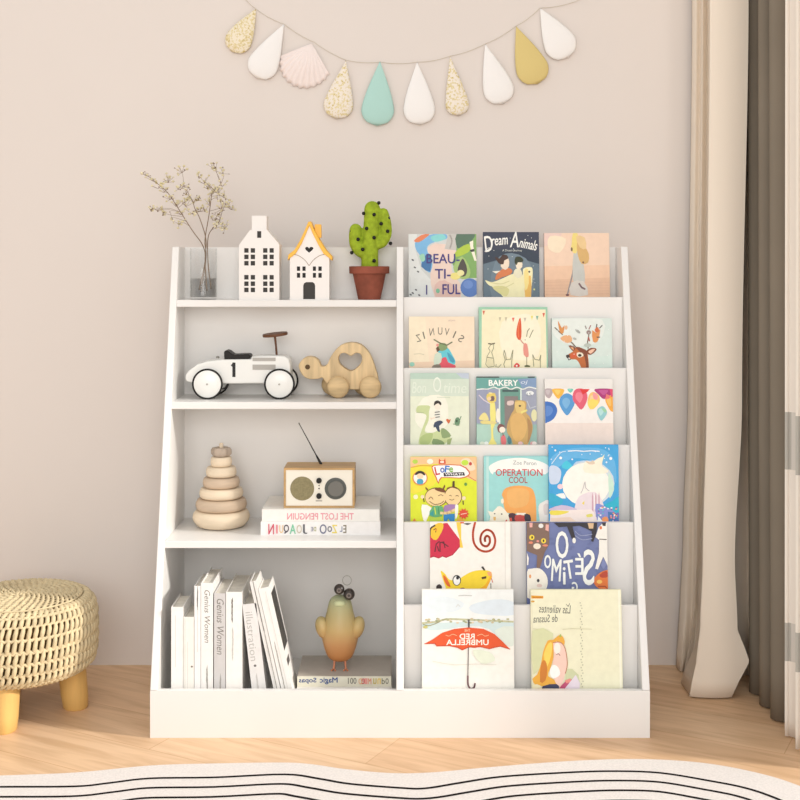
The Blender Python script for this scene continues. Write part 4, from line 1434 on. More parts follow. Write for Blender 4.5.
sprig(1, None, [(199, 290, 0), (205, 262, 0), (203, 246, .0), (192, 230, -.01), (178, 208, -.01), (168, 193, 0), (158, 184, .01), (148, 176, .01)],
      [(146, 173), (152, 178), (158, 186), (164, 190), (170, 197), (176, 204), (151, 209), (157, 208), (163, 213), (173, 217), (179, 222), (168, 180), (181, 212), (186, 204)],
      'dried sprig leaning furthest left out of the vase')
sprig(2, None, [(201, 292, .004), (206, 258, .004), (205, 240, 0), (209, 215, 0), (211, 200, 0), (213, 192, .005), (221, 184, .005)],
      [(212, 165), (216, 167), (223, 171), (222, 184), (215, 190), (211, 193), (207, 186), (204, 181), (218, 198), (224, 195), (231, 207), (210, 203), (199, 176)],
      'tallest dried sprig, standing upright in the middle of the vase')
sprig(3, None, [(207, 291, -.004), (205, 262, -.004), (206, 240, -.01), (200, 219, -.01), (195, 209, -.01), (192, 200, -.015), (184, 186, -.02)],
      [(182, 170), (183, 184), (186, 192), (188, 198), (194, 200), (198, 198), (200, 209), (178, 187), (192, 211), (205, 209)],
      'short dried sprig with pale yellow blossoms between the left and middle ones')
sprig(4, None, [(211, 289, .006), (208, 262, .006), (208, 238, .01), (213, 228, .01), (219, 222, .01), (222, 212, .01)],
      [(216, 226), (221, 222), (217, 213), (221, 207), (213, 218), (226, 202), (219, 190), (225, 226)],
      'low dried sprig curving to the right in the vase')
# grouped label for the loose drop of water is not needed


def boxpoly(x0, x1, z0, z1):
    return [(x0, z0), (x1, z0), (x1, z1), (x0, z1)]


def house_xy(crop, Y):
    cx, cy, cs = crop

    def f(zx, zy):
        p = P(cx + zx / cs, cy + zy / cs, Y)
        return (p.x, p.z)
    return f


HYF = 0.214
hf = house_xy((230, 205, 7.27), HYF)
base_z = hf(0, 683)[1]
dzh = Z1 - base_z


def hz(zx, zy):
    x, z = hf(zx, zy)
    return (x, z + dzh)


def zbox(a, b, c, d):
    p, q = hz(a, d), hz(b, c)
    return boxpoly(p[0], q[0], p[1], q[1])


c0 = hz(210, 683)
house = thing('ornamental_house', 'tall white ceramic house with many small dark windows', 'ornament', (c0[0], HYF + .02, Z1), group='ceramic houses on the top shelf')
out = [hz(65, 683), hz(358, 683), hz(358, 280), hz(270, 175), hz(145, 175), hz(65, 285)]
cols_ = ((103, 135), (150, 182), (240, 272), (287, 318))
rows_ = ((307, 340), (354, 387), (400, 433), (502, 535), (549, 582), (594, 627))
holes = [zbox(a, b, c, d) for (a, b) in cols_ for (c, d) in rows_] + [zbox(197, 227, 183, 232)]
vs, fs = outline2d(out, holes, HYF, HYF + 0.004)
m = MB().add(vs, fs)
m.prism(out, HYF + 0.004, HYF + 0.048)
m.build('body', M_CERAMIC, house, smooth=30)
MB().prism([hz(155, 178), hz(265, 178), hz(265, 70), hz(155, 70)], HYF + .006, HYF + .04).build('chimney', M_CERAMIC, house, bevel=.001)
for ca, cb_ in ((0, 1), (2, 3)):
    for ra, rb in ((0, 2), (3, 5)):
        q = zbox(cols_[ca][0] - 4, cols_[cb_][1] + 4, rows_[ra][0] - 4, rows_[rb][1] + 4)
        MB().prism(q, HYF + 0.0032, HYF + 0.0045).build('window', M_DKGREY, house)  # dark slab behind the holes stands in for the shaded hollow inside
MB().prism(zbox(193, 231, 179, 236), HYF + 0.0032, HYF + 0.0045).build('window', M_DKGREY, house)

c0 = hz(578, 683)
house2 = thing('ornamental_house', 'small white ceramic house with a yellow roof and heart opening', 'ornament', (c0[0], HYF + .02, Z1), group='ceramic houses on the top shelf')


def arc(cx, cy, r, a0, a1, n=10, ry=None):
    ry = ry or r
    return [(cx + r * math.cos(math.radians(a0 + (a1 - a0) * k / n)), cy + ry * math.sin(math.radians(a0 + (a1 - a0) * k / n))) for k in range(n + 1)]


gable = [(435, 375), (478, 345), (520, 275), (552, 205), (578, 140), (604, 205), (640, 275), (680, 345), (722, 375)]
out = [hz(435, 683), hz(722, 683)] + [hz(*p) for p in gable[::-1]]
heart = [(575, 340), (552, 322), (545, 308), (552, 298), (566, 298), (575, 308), (584, 298), (600, 298), (607, 308), (598, 322)]
door = [(531, 680), (531, 585)] + arc(575, 585, 44, 180, 360, 10, 33) + [(620, 680)]
door = [(532, 678), (532, 580), (538, 563), (552, 554), (600, 554), (614, 563), (619, 580), (619, 678)]
h2c = ((486, 510), (526, 550), (602, 625), (642, 667))
h2r = ((440, 472), (487, 522))
holes = [zbox(a, b, c, d) for (a, b) in h2c for (c, d) in h2r] + [[hz(*p) for p in heart], [hz(*p) for p in door]]
vs, fs = outline2d(out, holes, HYF, HYF + 0.004)
m = MB().add(vs, fs)
m.prism(out, HYF + 0.004, HYF + 0.045)
m.build('body', M_CERAMIC, house2, smooth=30)
MB().prism([hz(a, b) for a, b in [(540, 345), (540, 290), (612, 290), (612, 345)]], HYF + .0032, HYF + .0045).build('heart_dark_slab', M_BLACK, house2)  # dark slabs behind heart, windows and door imitate the shaded hollow inside
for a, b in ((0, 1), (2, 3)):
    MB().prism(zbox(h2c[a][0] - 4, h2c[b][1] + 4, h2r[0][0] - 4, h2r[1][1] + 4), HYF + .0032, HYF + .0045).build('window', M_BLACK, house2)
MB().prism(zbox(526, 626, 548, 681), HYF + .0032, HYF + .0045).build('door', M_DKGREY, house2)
M_TRIM = mat('taupe_line', (150, 130, 110), .6)
tp = [(460, 352), (500, 362), (545, 395), (575, 435), (605, 395), (650, 362), (690, 352)]
MB().tube([Vector((hz(*p)[0], HYF - .0003, hz(*p)[1])) for p in smooth_pts(tp[:4], 5)] + [Vector((hz(*p)[0], HYF - .0003, hz(*p)[1])) for p in smooth_pts(tp[3:], 5)][1:], .0006, 6).build('scalloped_line', M_TRIM, house2)
outer = [(420, 395), (425, 355), (470, 318), (510, 250), (545, 175), (570, 115), (588, 112), (612, 175), (655, 250), (700, 322), (745, 370), (740, 398)]
inner = [(722, 378), (680, 347), (640, 277), (604, 205), (578, 142), (552, 205), (520, 277), (478, 347), (437, 378)]
vs, fs = outline2d([hz(*p) for p in outer + inner], [], HYF - .004, HYF + .05, bevel=.0015)
MB().add(vs, fs).build('roof', M_YELLOW, house2, smooth=40)
MB().prism([hz(612, 230), hz(662, 230), hz(660, 132), hz(612, 132)], HYF + .012, HYF + .03).build('chimney', M_YELLOW, house2, bevel=.001)

# felt cactus
CY = 0.25
k = SC(CY)
cc = P(369.3, 299, CY)
cactus = thing('felt_cactus', 'green felt cactus with black pom-poms in a brown pot', 'ornament', (cc.x, CY, Z1))
M_TERRA = mat('terracotta', (150, 84, 66), .75, .2, noise=.18, nscale=30)
rt = [(11.2 * k, 0), (16.5 * k, 25.5 * k), (20 * k, 26 * k), (20.2 * k, 33 * k), (18 * k, 33.2 * k), (16.4 * k, 29 * k), (0, 29 * k)]
MB().lathe([(0, 0)] + rt, 40).build('pot', M_TERRA, cactus, smooth=35, local=True)
M_FELT = mat('lime_felt', (164, 188, 56), .95, .05, noise=.14, nscale=110, bump=.4, bscale=500)


def cz(zx, zy, dy=0):
    p = P(335 + zx / 6.667, 190 + zy / 6.667, CY)
    return Vector((p.x, CY + dy, p.z + 0.002))


u = k / 6.667
cm = MB()


def limb(pts, rs):
    pts = smooth_pts([(x, y, r) for (x, y), r in zip(pts, rs)], 6)
    cm.tube([cz(x, y) for x, y, r in pts], [r * u for x, y, r in pts], 20)
    for e in (pts[0], pts[-1]):
        cm.ball(cz(e[0], e[1]), e[2] * u, n=20)


limb([(232, 515), (232, 440), (238, 330), (246, 220), (248, 132)], [58, 56, 55, 55, 53])
limb([(215, 440), (170, 415), (140, 370), (135, 320), (138, 272)], [30, 40, 42, 43, 42])
limb([(255, 370), (310, 355), (338, 300), (336, 230), (322, 162)], [36, 38, 40, 40, 36])
ob = cm.build('cactus_body', M_FELT, cactus, smooth=80)
rm = ob.modifiers.new('remesh', 'REMESH')
rm.mode = 'VOXEL'
rm.voxel_size = 0.0018
rm.use_smooth_shade = True
sm_ = ob.modifiers.new('smooth', 'SMOOTH')
sm_.iterations = 6
for x, y, edge in ((292, 93, .3), (192, 163, .4), (262, 172, 1), (356, 195, .4), (308, 232, .95), (212, 264, .9), (110, 282, .4), (351, 282, .95), (155, 336, 1), (262, 325, 1), (370, 362, .3), (186, 403, .9), (112, 424, .4), (262, 478, 1)):
    R = 55 * u if abs(x - 245) < 60 else 40 * u
    q = cz(x, y, -R * edge * .98)
    MB().ball(q, 12.5 * u, n=14).build('pom_pom', M_BLACK, cactus, smooth=80)

# ------------------------------------------------------------------ second shelf: racing car and turtle
TY = 0.196
tf = house_xy((170, 320, 5.714), TY)
zc0 = tf(0, 453)[1]


def tz(zx, zy):
    x, z = tf(zx, zy)
    return (x, z + Z2 - zc0)


def tv(zx, zy, y):
    x, z = tz(zx, zy)
    return Vector((x, y, z))


c0 = tz(415, 453)
CYC = TY + 0.043
car = thing('toy_racing_car', 'white vintage toy racing car with black seat and number 1', 'toy car', (c0[0], CYC, Z2))
prof = [(82, 345), (82, 315), (105, 288), (150, 255), (210, 237), (300, 228), (460, 226), (462, 210), (600, 206), (650, 208), (676, 225), (684, 260), (684, 330), (665, 366), (470, 364), (330, 366), (130, 362), (95, 355)]
m = MB().prism([tz(*p) for p in prof], CYC - .031, CYC + .031)
m.build('body', M_TOYWHITE, car, smooth=40, bevel=.006, seg=4)
M_LOUV = mat('louver_grey', (176, 172, 166), .5)
for a, b, c, d in ((468, 600, 216, 236), (468, 600, 256, 286)):
    MB().prism([tz(a, c), tz(b, c), tz(b, d), tz(a, d)][::-1], CYC - .0318, CYC - .030).build('side_louver', M_LOUV, car)
seat = [(303, 249), (299, 186), (308, 176), (326, 181), (353, 202), (441, 198), (452, 209), (447, 224), (388, 243)]
MB().prism([tz(*p) for p in seat][::-1], CYC - .022, CYC + .022).build('seat', M_BLACK, car, smooth=40, bevel=.0018, seg=2)
M_BROWN = mat('dark_walnut', (112, 72, 48), .5, noise=.2, nscale=20)
sw = MB()
wc = tv(589, 88, CYC)
sw.lathe([(0, -.0035), (72 * SC(TY) / 5.714, -.003), (74 * SC(TY) / 5.714, 0), (72 * SC(TY) / 5.714, .003), (0, .003)], 32, M=Matrix.Translation(wc) @ Matrix.Rotation(math.radians(-6), 4, 'Y') @ Matrix.Rotation(math.radians(4), 4, 'X') @ Matrix.Diagonal((1, .8, 1, 1)))
sw.build('steering_wheel', M_BROWN, car, smooth=40)
MB().tube([tv(587, 95, CYC), tv(594, 155, CYC), tv(599, 220, CYC)], [.0028, .0022, .0026], 10).build('steering_column', M_BROWN, car, smooth=50)
M_STEEL = mat('brushed_metal', (170, 168, 160), .35, .5, metal=.8)
MB().lathe([(0, 0), (.0035, 0), (.004, .003), (.0025, .0045), (0, .005)], 16, M=Matrix.Translation(tv(256, 226, CYC))).build('filler_cap', M_STEEL, car, smooth=40)
MB().tube([tv(296, 396, CYC - .03), tv(312, 388, CYC - .034), tv(326, 366, CYC - .034)], .0016, 8).build('brake_lever', M_BLACK, car, smooth=50)
mb = MB()
A = Art(mb, lambda zx, zy: tz(zx, zy), (-9, 9, -9, 9), y=CYC - .0312)
A.l((24, 22, 22), 18, [(361, 250), (361, 322)])
A.l((24, 22, 22), 11, [(349, 262), (361, 249)])
mb.build('number_decal', PRINT, car)
wr_ = 88 * SC(TY) / 5.714


def wheel(zx, ysign, squash=1):
    y = CYC + ysign * .0415
    cxy = tv(zx, 365, y)
    cxy.z = Z2 + wr_
    Mw = Matrix.Translation(cxy) @ Matrix.Rotation(PI / 2, 4, 'X')
    w_ = MB().lathe([(0, -.004), (wr_ * .885, -.004), (wr_ * .885, .001), (wr_ * .8, .003), (wr_ * .25, .0052), (0, .0052)], 40, M=Mw).build('wheel', M_TOYWHITE, car, smooth=35)
    rp = []
    for k_ in range(48):
        a = 2 * PI * k_ / 48
        rp.append(cxy + Vector((math.cos(a) * wr_ * .945, 0, math.sin(a) * wr_ * .945)))
    tr = MB().tube(rp, wr_ * .062, 8, closed=True)
    t_ = tr.build('tyre', M_BLACK, None, smooth=60)
    t_.parent = w_
    t_.location = -parent_world(w_)
    hub = MB().lathe([(0, 0), (.0024, 0), (.002, .0022), (0, .0026)], 14, M=Matrix.Translation(cxy + Vector((0, -.0048, 0))) @ Matrix.Rotation(PI / 2, 4, 'X'))
    h_ = hub.build('hub_cap', M_STEEL, None, smooth=50)
    h_.parent = w_
    h_.location = -parent_world(w_)


wheel(213, -1)
wheel(625, -1)
wheel(220, 1)
wheel(627, 1)

# wooden turtle
UY = 0.232
uf = house_xy((290, 330, 7.27), UY)
zt0 = uf(0, 490)[1]


def uz(zx, zy):
    x, z = uf(zx, zy)
    return (x, z + Z2 - zt0)


c0 = uz(440, 490)
turtle = thing('wooden_turtle', 'pale wooden push-along turtle with a heart cut-out', 'toy', (c0[0], UY + .017, Z2))
tout = [(62, 265), (72, 235), (100, 205), (140, 192), (180, 200), (210, 225), (225, 262), (255, 262), (275, 240), (292, 200), (330, 145), (380, 105), (440, 90), (500, 98), (548, 130), (585, 180), (608, 235), (625, 290), (640, 340), (640, 400), (600, 420), (520, 428), (470, 432), (400, 428), (330, 420), (270, 390), (235, 345), (215, 352), (180, 355), (140, 355), (105, 340), (80, 310)]
theart = [(440, 298), (400, 278), (362, 245), (352, 205), (368, 172), (400, 165), (430, 182), (440, 186), (452, 182), (480, 165), (510, 172), (524, 205), (512, 245), (480, 280)]
vs, fs = outline2d([uz(*p) for p in smooth_pts(tout, 3, True)], [[uz(*p) for p in smooth_pts(theart, 3, True)]], UY, UY + .034, bevel=.002)
MB().add(vs, fs).build('body', M_PALEWOOD, turtle, smooth=40)
ex, ez = uz(128, 267)
MB().lathe([(0, -.0006), (.0055, -.0006), (.0055, .0008), (0, .0008)], 20, M=Matrix.Translation((ex, UY, ez)) @ Matrix.Rotation(PI / 2, 4, 'X')).build('eye', mat('eye_hole', (92, 70, 44), .7), turtle)
M_PALE2 = mat('pale_beech', (228, 198, 150), .5, .25, noise=.14, nscale=14, stretch=(1, 1, 5))
for zx, y in ((352, UY - .011), (585, UY - .011), (300, UY + .045), (535, UY + .045)):
    x, z = uz(zx, 410)
    r = .0243
    MB().lathe([(0, -.011), (r * .6, -.0105), (r * .9, -.006), (r, 0), (r * .9, .006), (r * .6, .0105), (0, .011)], 32, M=Matrix.Translation((x, y, Z2 + r)) @ Matrix.Rotation(PI / 2, 4, 'X')).build('wheel', M_PALE2, turtle, smooth=80)

# ------------------------------------------------------------------ third shelf: stacking toy, radio
SYC = 0.214
sx = (221.3 - 400) * SC(SYC)
stack = thing('stacking_toy', 'wooden ring stacking toy tapering to a small grey top', 'toy', (sx, SYC, Z3))
M_CREAMW = mat('cream_wood', (236, 218, 192), .55, .2, noise=.07, nscale=12, stretch=(1, 1, 5))
M_TANW = mat('tan_wood', (208, 186, 162), .55, .2, noise=.08, nscale=12, stretch=(1, 1, 5))
M_GREYW = mat('greige_wood', (186, 170, 154), .6, .2, noise=.06, nscale=20)
bz = [0, .0367, .0623, .0856, .1086, .131, .1524, .1725]


def ring(z0, z1, r, top):
    h = z1 - z0
    return [(0, z0), (r * .86, z0 + .0004), (r * .965, z0 + h * .16), (r, z0 + h * .42), (r * .985, z0 + h * .66), (r * .93, z0 + h * .9), (r * .88, z1 - .0008), (0, z1 - .0008)]


MB().lathe([(0, 0), (.040, 0), (.052, .004), (.060, .014), (.0622, .022), (.060, .030), (.055, .0358), (0, .036)], 48).build('ring', M_CREAMW, stack, smooth=50, local=True)
for (z0, z1), r, m_ in zip(zip(bz[1:], bz[2:]), (.0555, .0475, .0400, .0332, .0232), (M_TANW, M_CREAMW, M_TANW, M_CREAMW, M_CREAMW)):
    MB().lathe(ring(z0, z1, r, 0), 48).build('ring', m_, stack, smooth=50, local=True)
mm = MB()
NS = 64
pv, pf = [], []
zz = [(0.0, bz[6]), (.8, bz[6] + .001), (1, bz[6] + .006), (1, bz[6] + .014), (.85, bz[6] + .019), (0, bz[6] + .019)]
for f_, z in zz:
    for k_ in range(NS):
        a = 2 * PI * k_ / NS
        r = .0208 * f_ * (1 + .09 * math.cos(6 * a))
        pv.append((r * math.cos(a), r * math.sin(a), z))
for i in range(len(zz) - 1):
    for k_ in range(NS):
        pf.append((i * NS + k_, i * NS + (k_ + 1) % NS, (i + 1) * NS + (k_ + 1) % NS, (i + 1) * NS + k_))
mm.add(pv, pf).build('scalloped_top', M_GREYW, stack, smooth=45, local=True)
MB().lathe([(0, bz[6] + .018), (.0045, bz[6] + .018), (.0045, bz[6] + .027), (.003, bz[6] + .029), (0, bz[6] + .0295)], 20).build('peg', M_CREAMW, stack, smooth=45, local=True)

RY = 0.146
RH, RD = 0.0848, 0.078
rx0, rx1 = (283.8 - 400) * SC(RY), (354.5 - 400) * SC(RY)
radio = thing('table_radio', 'small wooden radio with white front, round speaker and raised antenna', 'radio', ((rx0 + rx1) / 2, RY + RD / 2, Z_UNDER))
rz0 = Z_UNDER


def rp(zx, zy):
    return ((250 + zx / 5.333 - 400) * SC(RY), rz0 + (495 - zy) / 5.333 * SC(RY))


M_RADIOW = mat('honey_oak', (206, 166, 112), .45, .3, noise=.14, nscale=10, stretch=(1.2, 8, 8))
out = [(rx0, rz0), (rx1, rz0), (rx1, rz0 + RH), (rx0, rz0 + RH)]
fi = .0042
inn = [(rx0 + fi, rz0 + fi), (rx1 - fi, rz0 + fi), (rx1 - fi, rz0 + RH - fi), (rx0 + fi, rz0 + RH - fi)]
vs, fs = outline2d(out, [inn], RY, RY + RD - .004)
m = MB().add(vs, fs)
m.box(rx0, rx1, RY + RD - .004, RY + RD, rz0, rz0 + RH)
m.build('cabinet', M_RADIOW, radio, bevel=.0008)
M_RFRONT = mat('radio_front', (238, 232, 218), .45, .3)
MB().box(rx0 + fi + .0002, rx1 - fi - .0002, RY + .0015, RY + .01, rz0 + fi + .0002, rz0 + RH - fi - .0002).build('front_panel', M_RFRONT, radio)


def disc(zx, zy, rpx, y0, y1, name, m_, mid=0.0):
    x, z = rp(zx, zy)
    r = rpx / 5.333 * SC(RY)
    pr = [(0, 0), (r, 0), (r, y0 - y1 if 0 else (y0 - y1)), (0, y0 - y1)]
    L = y1 - y0
    return MB().lathe([(0, 0), (r, 0), (r, L * .8), (r * .95, L), (0, L)], 40, M=Matrix.Translation((x, y1, z)) @ Matrix.Rotation(PI / 2, 4, 'X')).build(name, m_, radio, smooth=40)


M_GRILLE = mat('olive_grille', (150, 140, 106), .8, .2, noise=.1, nscale=300)
disc(278, 392, 64, RY + .0008, RY + .002, 'speaker_grille', M_GRILLE)
disc(456, 392, 58, RY + .0002, RY + .002, 'tuning_dial', mat('dial_grey', (86, 88, 84), .5))
disc(458, 392, 42, RY - .0035, RY + .0015, 'dial_knob', mat('knob_grey', (112, 110, 104), .45))
disc(368, 349, 14.5, RY - .005, RY + .002, 'knob', M_BLACK)
disc(368, 431, 14.5, RY - .005, RY + .002, 'knob', M_BLACK)
disc(368, 392, 4, RY + .0006, RY + .002, 'indicator_dot', M_DKGREY)
disc(368, 376, 3, RY + .0006, RY + .002, 'indicator_dot', M_DKGREY)
mb = MB()
A = Art(mb, lambda a, b: rp(a, b), (-9, 9, -9, 9), y=RY + .0014)
A.l((120, 110, 100), 4, [(352, 458), (384, 458)])
mb.build('printed_marks', PRINT, radio)
AYY = RY + .05
a0 = P(250 + 380 / 5.333, 415 + 250 / 5.333, AYY)
a1 = P(250 + 260 / 5.333, 415 + 42 / 5.333, AYY)
a0.z = rz0 + RH - .001
MB().tube([a0, a0.lerp(a1, .2), a0.lerp(a1, .22), a1.lerp(a0, .02), a1], [.0030, .0020, .0013, .0009, .0013], 10).build('antenna', M_BLACK, radio, smooth=40)

# ------------------------------------------------------------------ bottom shelf: the bird figurine
BYC = 0.112
k = SC(BYC)
bx = (340.1 - 400) * k
bird = thing('bird_figurine', 'egg-shaped yellow and orange bird figurine with dark bead eyes', 'figurine', (bx, BYC, Z_BIRD))


def bird_mat():
    m = mat('tinted_wax', (220, 190, 120), .4, .4)
    nt = m.node_tree
    tc = nt.nodes.new('ShaderNodeTexCoord')
    sp = nt.nodes.new('ShaderNodeSeparateXYZ')
    nt.links.new(tc.outputs['Object'], sp.inputs[0])
    mr = nt.nodes.new('ShaderNodeMapRange')
    mr.inputs['From Min'].default_value = 0.015
    mr.inputs['From Max'].default_value = 0.155
    nt.links.new(sp.outputs['Z'], mr.inputs['Value'])
    r = nt.nodes.new('ShaderNodeValToRGB')
    e = r.color_ramp.elements
    e[0].position, e[0].color = 0.0, lin((190, 122, 68))
    e[1].position, e[1].color = 1.0, lin((158, 166, 134))
    for p_, c_ in ((.28, (194, 142, 92)), (.5, (194, 164, 108)), (.8, (178, 170, 124))):
        q = e.new(p_)
        q.color = lin(c_)
    nt.links.new(mr.outputs[0], r.inputs[0])
    nt.links.new(r.outputs[0], nt.nodes['Principled BSDF'].inputs['Base Color'])
    nt.nodes['Principled BSDF'].inputs['Subsurface Weight'].default_value = 0.15
    nt.nodes['Principled BSDF'].inputs['Subsurface Radius'].default_value = (.02, .012, .006)
    return m


M_BIRD = bird_mat()
u = k / 5.714


def bz_(zy):
    return (592 - zy) * u


prof = [(0, bz_(550))] + [(r * u, bz_(y)) for y, r in ((545, 45), (530, 66), (505, 80), (470, 92), (430, 102), (390, 106), (350, 103), (310, 88), (270, 76), (240, 70), (215, 64), (195, 54), (180, 35))] + [(0, bz_(172))]
MB().lathe(prof, 40, sy=.85).build('body', M_BIRD, bird, smooth=80, local=True)
for s in (-1, 1):
    MB().ball((0, 0, 0), 42 * u, 54 * u, 66 * u, 20, M=Matrix.Translation((s * 97 * u, -.004, bz_(358))) @ Matrix.Rotation(s * .32, 4, 'Y')).build('wing', M_BIRD, bird, smooth=80, local=True)
    MB().tube([(s * 30 * u, -.01, bz_(540)), (s * 33 * u, -.012, bz_(575)), (s * 35 * u, -.016, .003)], .0022, 8).tube([(s * 35 * u - .004, -.022, .002), (s * 35 * u, -.014, .003), (s * 35 * u + .004, -.022, .002)], .0019, 8).build('foot', mat('coral_foot', (196, 128, 96), .5), bird, smooth=60, local=True)
M_BEAD = mat('dark_bead', (52, 44, 40), .3, .6)
for zx, zy, r in ((312, 132, 30), (368, 160, 33)):
    x = (zx - 315) * u
    e_ = MB().ball((x, -.014, bz_(zy)), r * u, n=20).build('eye', M_BEAD, bird, smooth=80, local=True)
    pp = MB().lathe([(r * u * .18, 0), (r * u * .42, .0004), (r * u * .45, -.0006), (r * u * .2, -.001)], 20, M=Matrix.Translation((x, -.014 - r * u * .95, bz_(zy))) @ Matrix.Rotation(PI / 2, 4, 'X')).build('pupil_ring', mat('bead_ring', (120, 110, 104), .3), bird, smooth=60, local=True)
rp_ = [Vector(((355 - 315) * u + 25 * u * math.cos(2 * PI * i / 28), -.006, bz_(87) + 27 * u * math.sin(2 * PI * i / 28))) for i in range(28)]
MB().tube(rp_, .0007, 8, closed=True).build('hanging_ring', M_STEEL, bird, smooth=60, local=True)
MB().ball((0, -.016, bz_(212)), 34 * u, 22 * u, 20 * u, 16).build('beak', mat('pale_beak', (196, 200, 156), .5, bump=.3, bscale=400), bird, smooth=80, local=True)

# ------------------------------------------------------------------ the garland on the wall
garland = thing('garland', 'string garland of padded teardrop pendants hung on the wall', 'garland', (0, WALL_Y - .01, 1.35))
GY = WALL_Y - 0.009
kg = SC(GY)
M_GW = mat('white_felt', (240, 238, 236), .9, .1, bump=.15, bscale=300)
M_TEAL = mat('mint_felt', (176, 214, 206), .9, .1, bump=.2, bscale=300)
M_MUST = mat('mustard_felt', (216, 196, 132), .9, .1, bump=.2, bscale=300)
M_SHELL = mat('shell_pink', (238, 226, 222), .6, .3)


def fleck_mat(name, base, thr):
    m = mat(name, base, .55, .4)
    nt = m.node_tree
    tc = nt.nodes.new('ShaderNodeTexCoord')
    v = nt.nodes.new('ShaderNodeTexNoise')
    v.inputs['Scale'].default_value = 190
    v.inputs['Detail'].default_value = 2
    nt.links.new(tc.outputs['Object'], v.inputs['Vector'])
    r = nt.nodes.new('ShaderNodeValToRGB')
    r.color_ramp.interpolation = 'CONSTANT'
    e = r.color_ramp.elements
    e[0].position, e[0].color = 0, lin(base)
    e[1].position, e[1].color = thr, lin((214, 196, 138))
    q = e.new(thr + .07)
    q.color = lin((236, 226, 190))
    q = e.new(thr + .12)
    q.color = lin((196, 174, 116))
    nt.links.new(v.outputs['Fac'], r.inputs[0])
    nt.links.new(r.outputs[0], nt.nodes['Principled BSDF'].inputs['Base Color'])
    return m


M_FLECK = fleck_mat('gold_flecked', (234, 224, 202), .51)
M_FLECK2 = fleck_mat('sparse_gold_flecks', (234, 225, 212), .545)


def pendant(tip, bot, wpx, m_, label, thick=.011, sharp=1.0):
    a, b = P(tip[0], tip[1], GY), P(bot[0], bot[1], GY)
    L = (b - a).length
    R = wpx / 2 * kg
    prof = []
    for i in range(19):
        t = i / 18
        # teardrop: t = 0 bottom, 1 tip
        r = math.sin(PI * min(1, t ** .62)) if t < 1 else 0
        zc = R / L
        if t * L < R:
            r = math.sqrt(max(0, 1 - (1 - t * L / R) ** 2))
        else:
            s_ = (t * L - R) / (L - R)
            r = (1 - s_) ** sharp * (1 + .5 * s_ * (1 - s_)) * .93 + .07 * (1 - s_ ** 3)
        prof.append((max(r, 0) * R if 0 < i < 18 else 0, t * L))
    ang = math.atan2((a - b).x, (a - b).z)
    Mx = Matrix.Translation(b) @ Matrix.Rotation(ang, 4, 'Y')
    o = MB().lathe(prof, 28, M=Mx, sy=thick / R * .75).build('pendant', m_, garland, smooth=70)
    o['label'] = label
    return o


pendant((256, 9), (232, 52), 27, M_FLECK, 'gold-flecked cream teardrop pendant', sharp=.9)
pendant((284, 24), (256, 78), 31, M_GW, 'white teardrop pendant')
pendant((346, 60), (336, 119), 30, M_FLECK2, 'cream teardrop pendant with gold flakes', sharp=1.1)
pendant((380, 61), (377, 126), 33, M_TEAL, 'mint green teardrop pendant')
pendant((417, 62), (420, 125), 32, M_GW, 'white teardrop pendant')
pendant((450, 56), (459, 116), 24, M_FLECK2, 'slim pendant sprinkled with gold flakes', sharp=1.1)
pendant((485, 44), (503, 104), 31, M_GW, 'white teardrop pendant')
pendant((516, 26), (538, 84), 33, M_MUST, 'mustard yellow teardrop pendant')
pendant((540, 8), (568, 58), 33, M_GW, 'white teardrop pendant')
# scallop shell
pv, pf = [], []
tipv = P(312, 43, GY)
NA, NR = 56, 12
for i in range(NR + 1):
    for j in range(NA + 1):
        f_ = j / NA
        ang = math.radians(-158 + 98 * f_)  # fan downwards
        Rr = (35 + 11 * math.sin(PI * f_)) * kg * (1 + .02 * math.cos(f_ * 11 * 2 * PI))
        t = i / NR
        dome = math.sin(PI * min(1, t * .92 + .04)) * .011 * (.25 + .75 * math.sin(PI * (f_ * .92 + .04)))
        rid = .0016 * math.cos(f_ * 11 * 2 * PI) * t
        pv.append((tipv.x - .001 + math.cos(ang) * Rr * t, GY + .007 - dome - rid - .001, tipv.z + math.sin(ang) * Rr * t))
for i in range(NR):
    for j in range(NA):
        a = i * (NA + 1) + j
        pf.append((a, a + NA + 1, a + NA + 2, a + 1))
o = MB().add(pv, pf).build('pendant', M_SHELL, garland, smooth=80)
sd = o.modifiers.new('solid', 'SOLIDIFY')
sd.thickness = .0015
sd.offset = -1
o['label'] = 'ribbed pale pink scallop shell pendant'
tips = [(236, -12), (256, 9), (284, 24), (314, 42), (346, 60), (380, 62), (417, 62), (450, 56), (485, 44), (516, 26), (540, 8), (577, 1), (590, -10)]
sp = []
for a, b in zip(tips[:-1], tips[1:]):
    for i in range(6):
        t = i / 6
        sag = 1.6 * 4 * t * (1 - t)
        sp.append(P(a[0] + (b[0] - a[0]) * t, a[1] + (b[1] - a[1]) * t + sag, GY + .004))
sp.append(P(tips[-1][0], tips[-1][1], GY + .004))
MB().tube(sp, .0006, 6).build('string', mat('jute_string', (206, 196, 178), .9, .1), garland, smooth=60)
for q in (tips[0], tips[-1]):
    a = P(q[0], q[1], GY + .004)
    MB().tube([a + Vector((0, -.006, 0)), Vector((a.x, WALL_Y + .003, a.z))], .0014, 8).build('wall_pin', M_STEEL, garland)


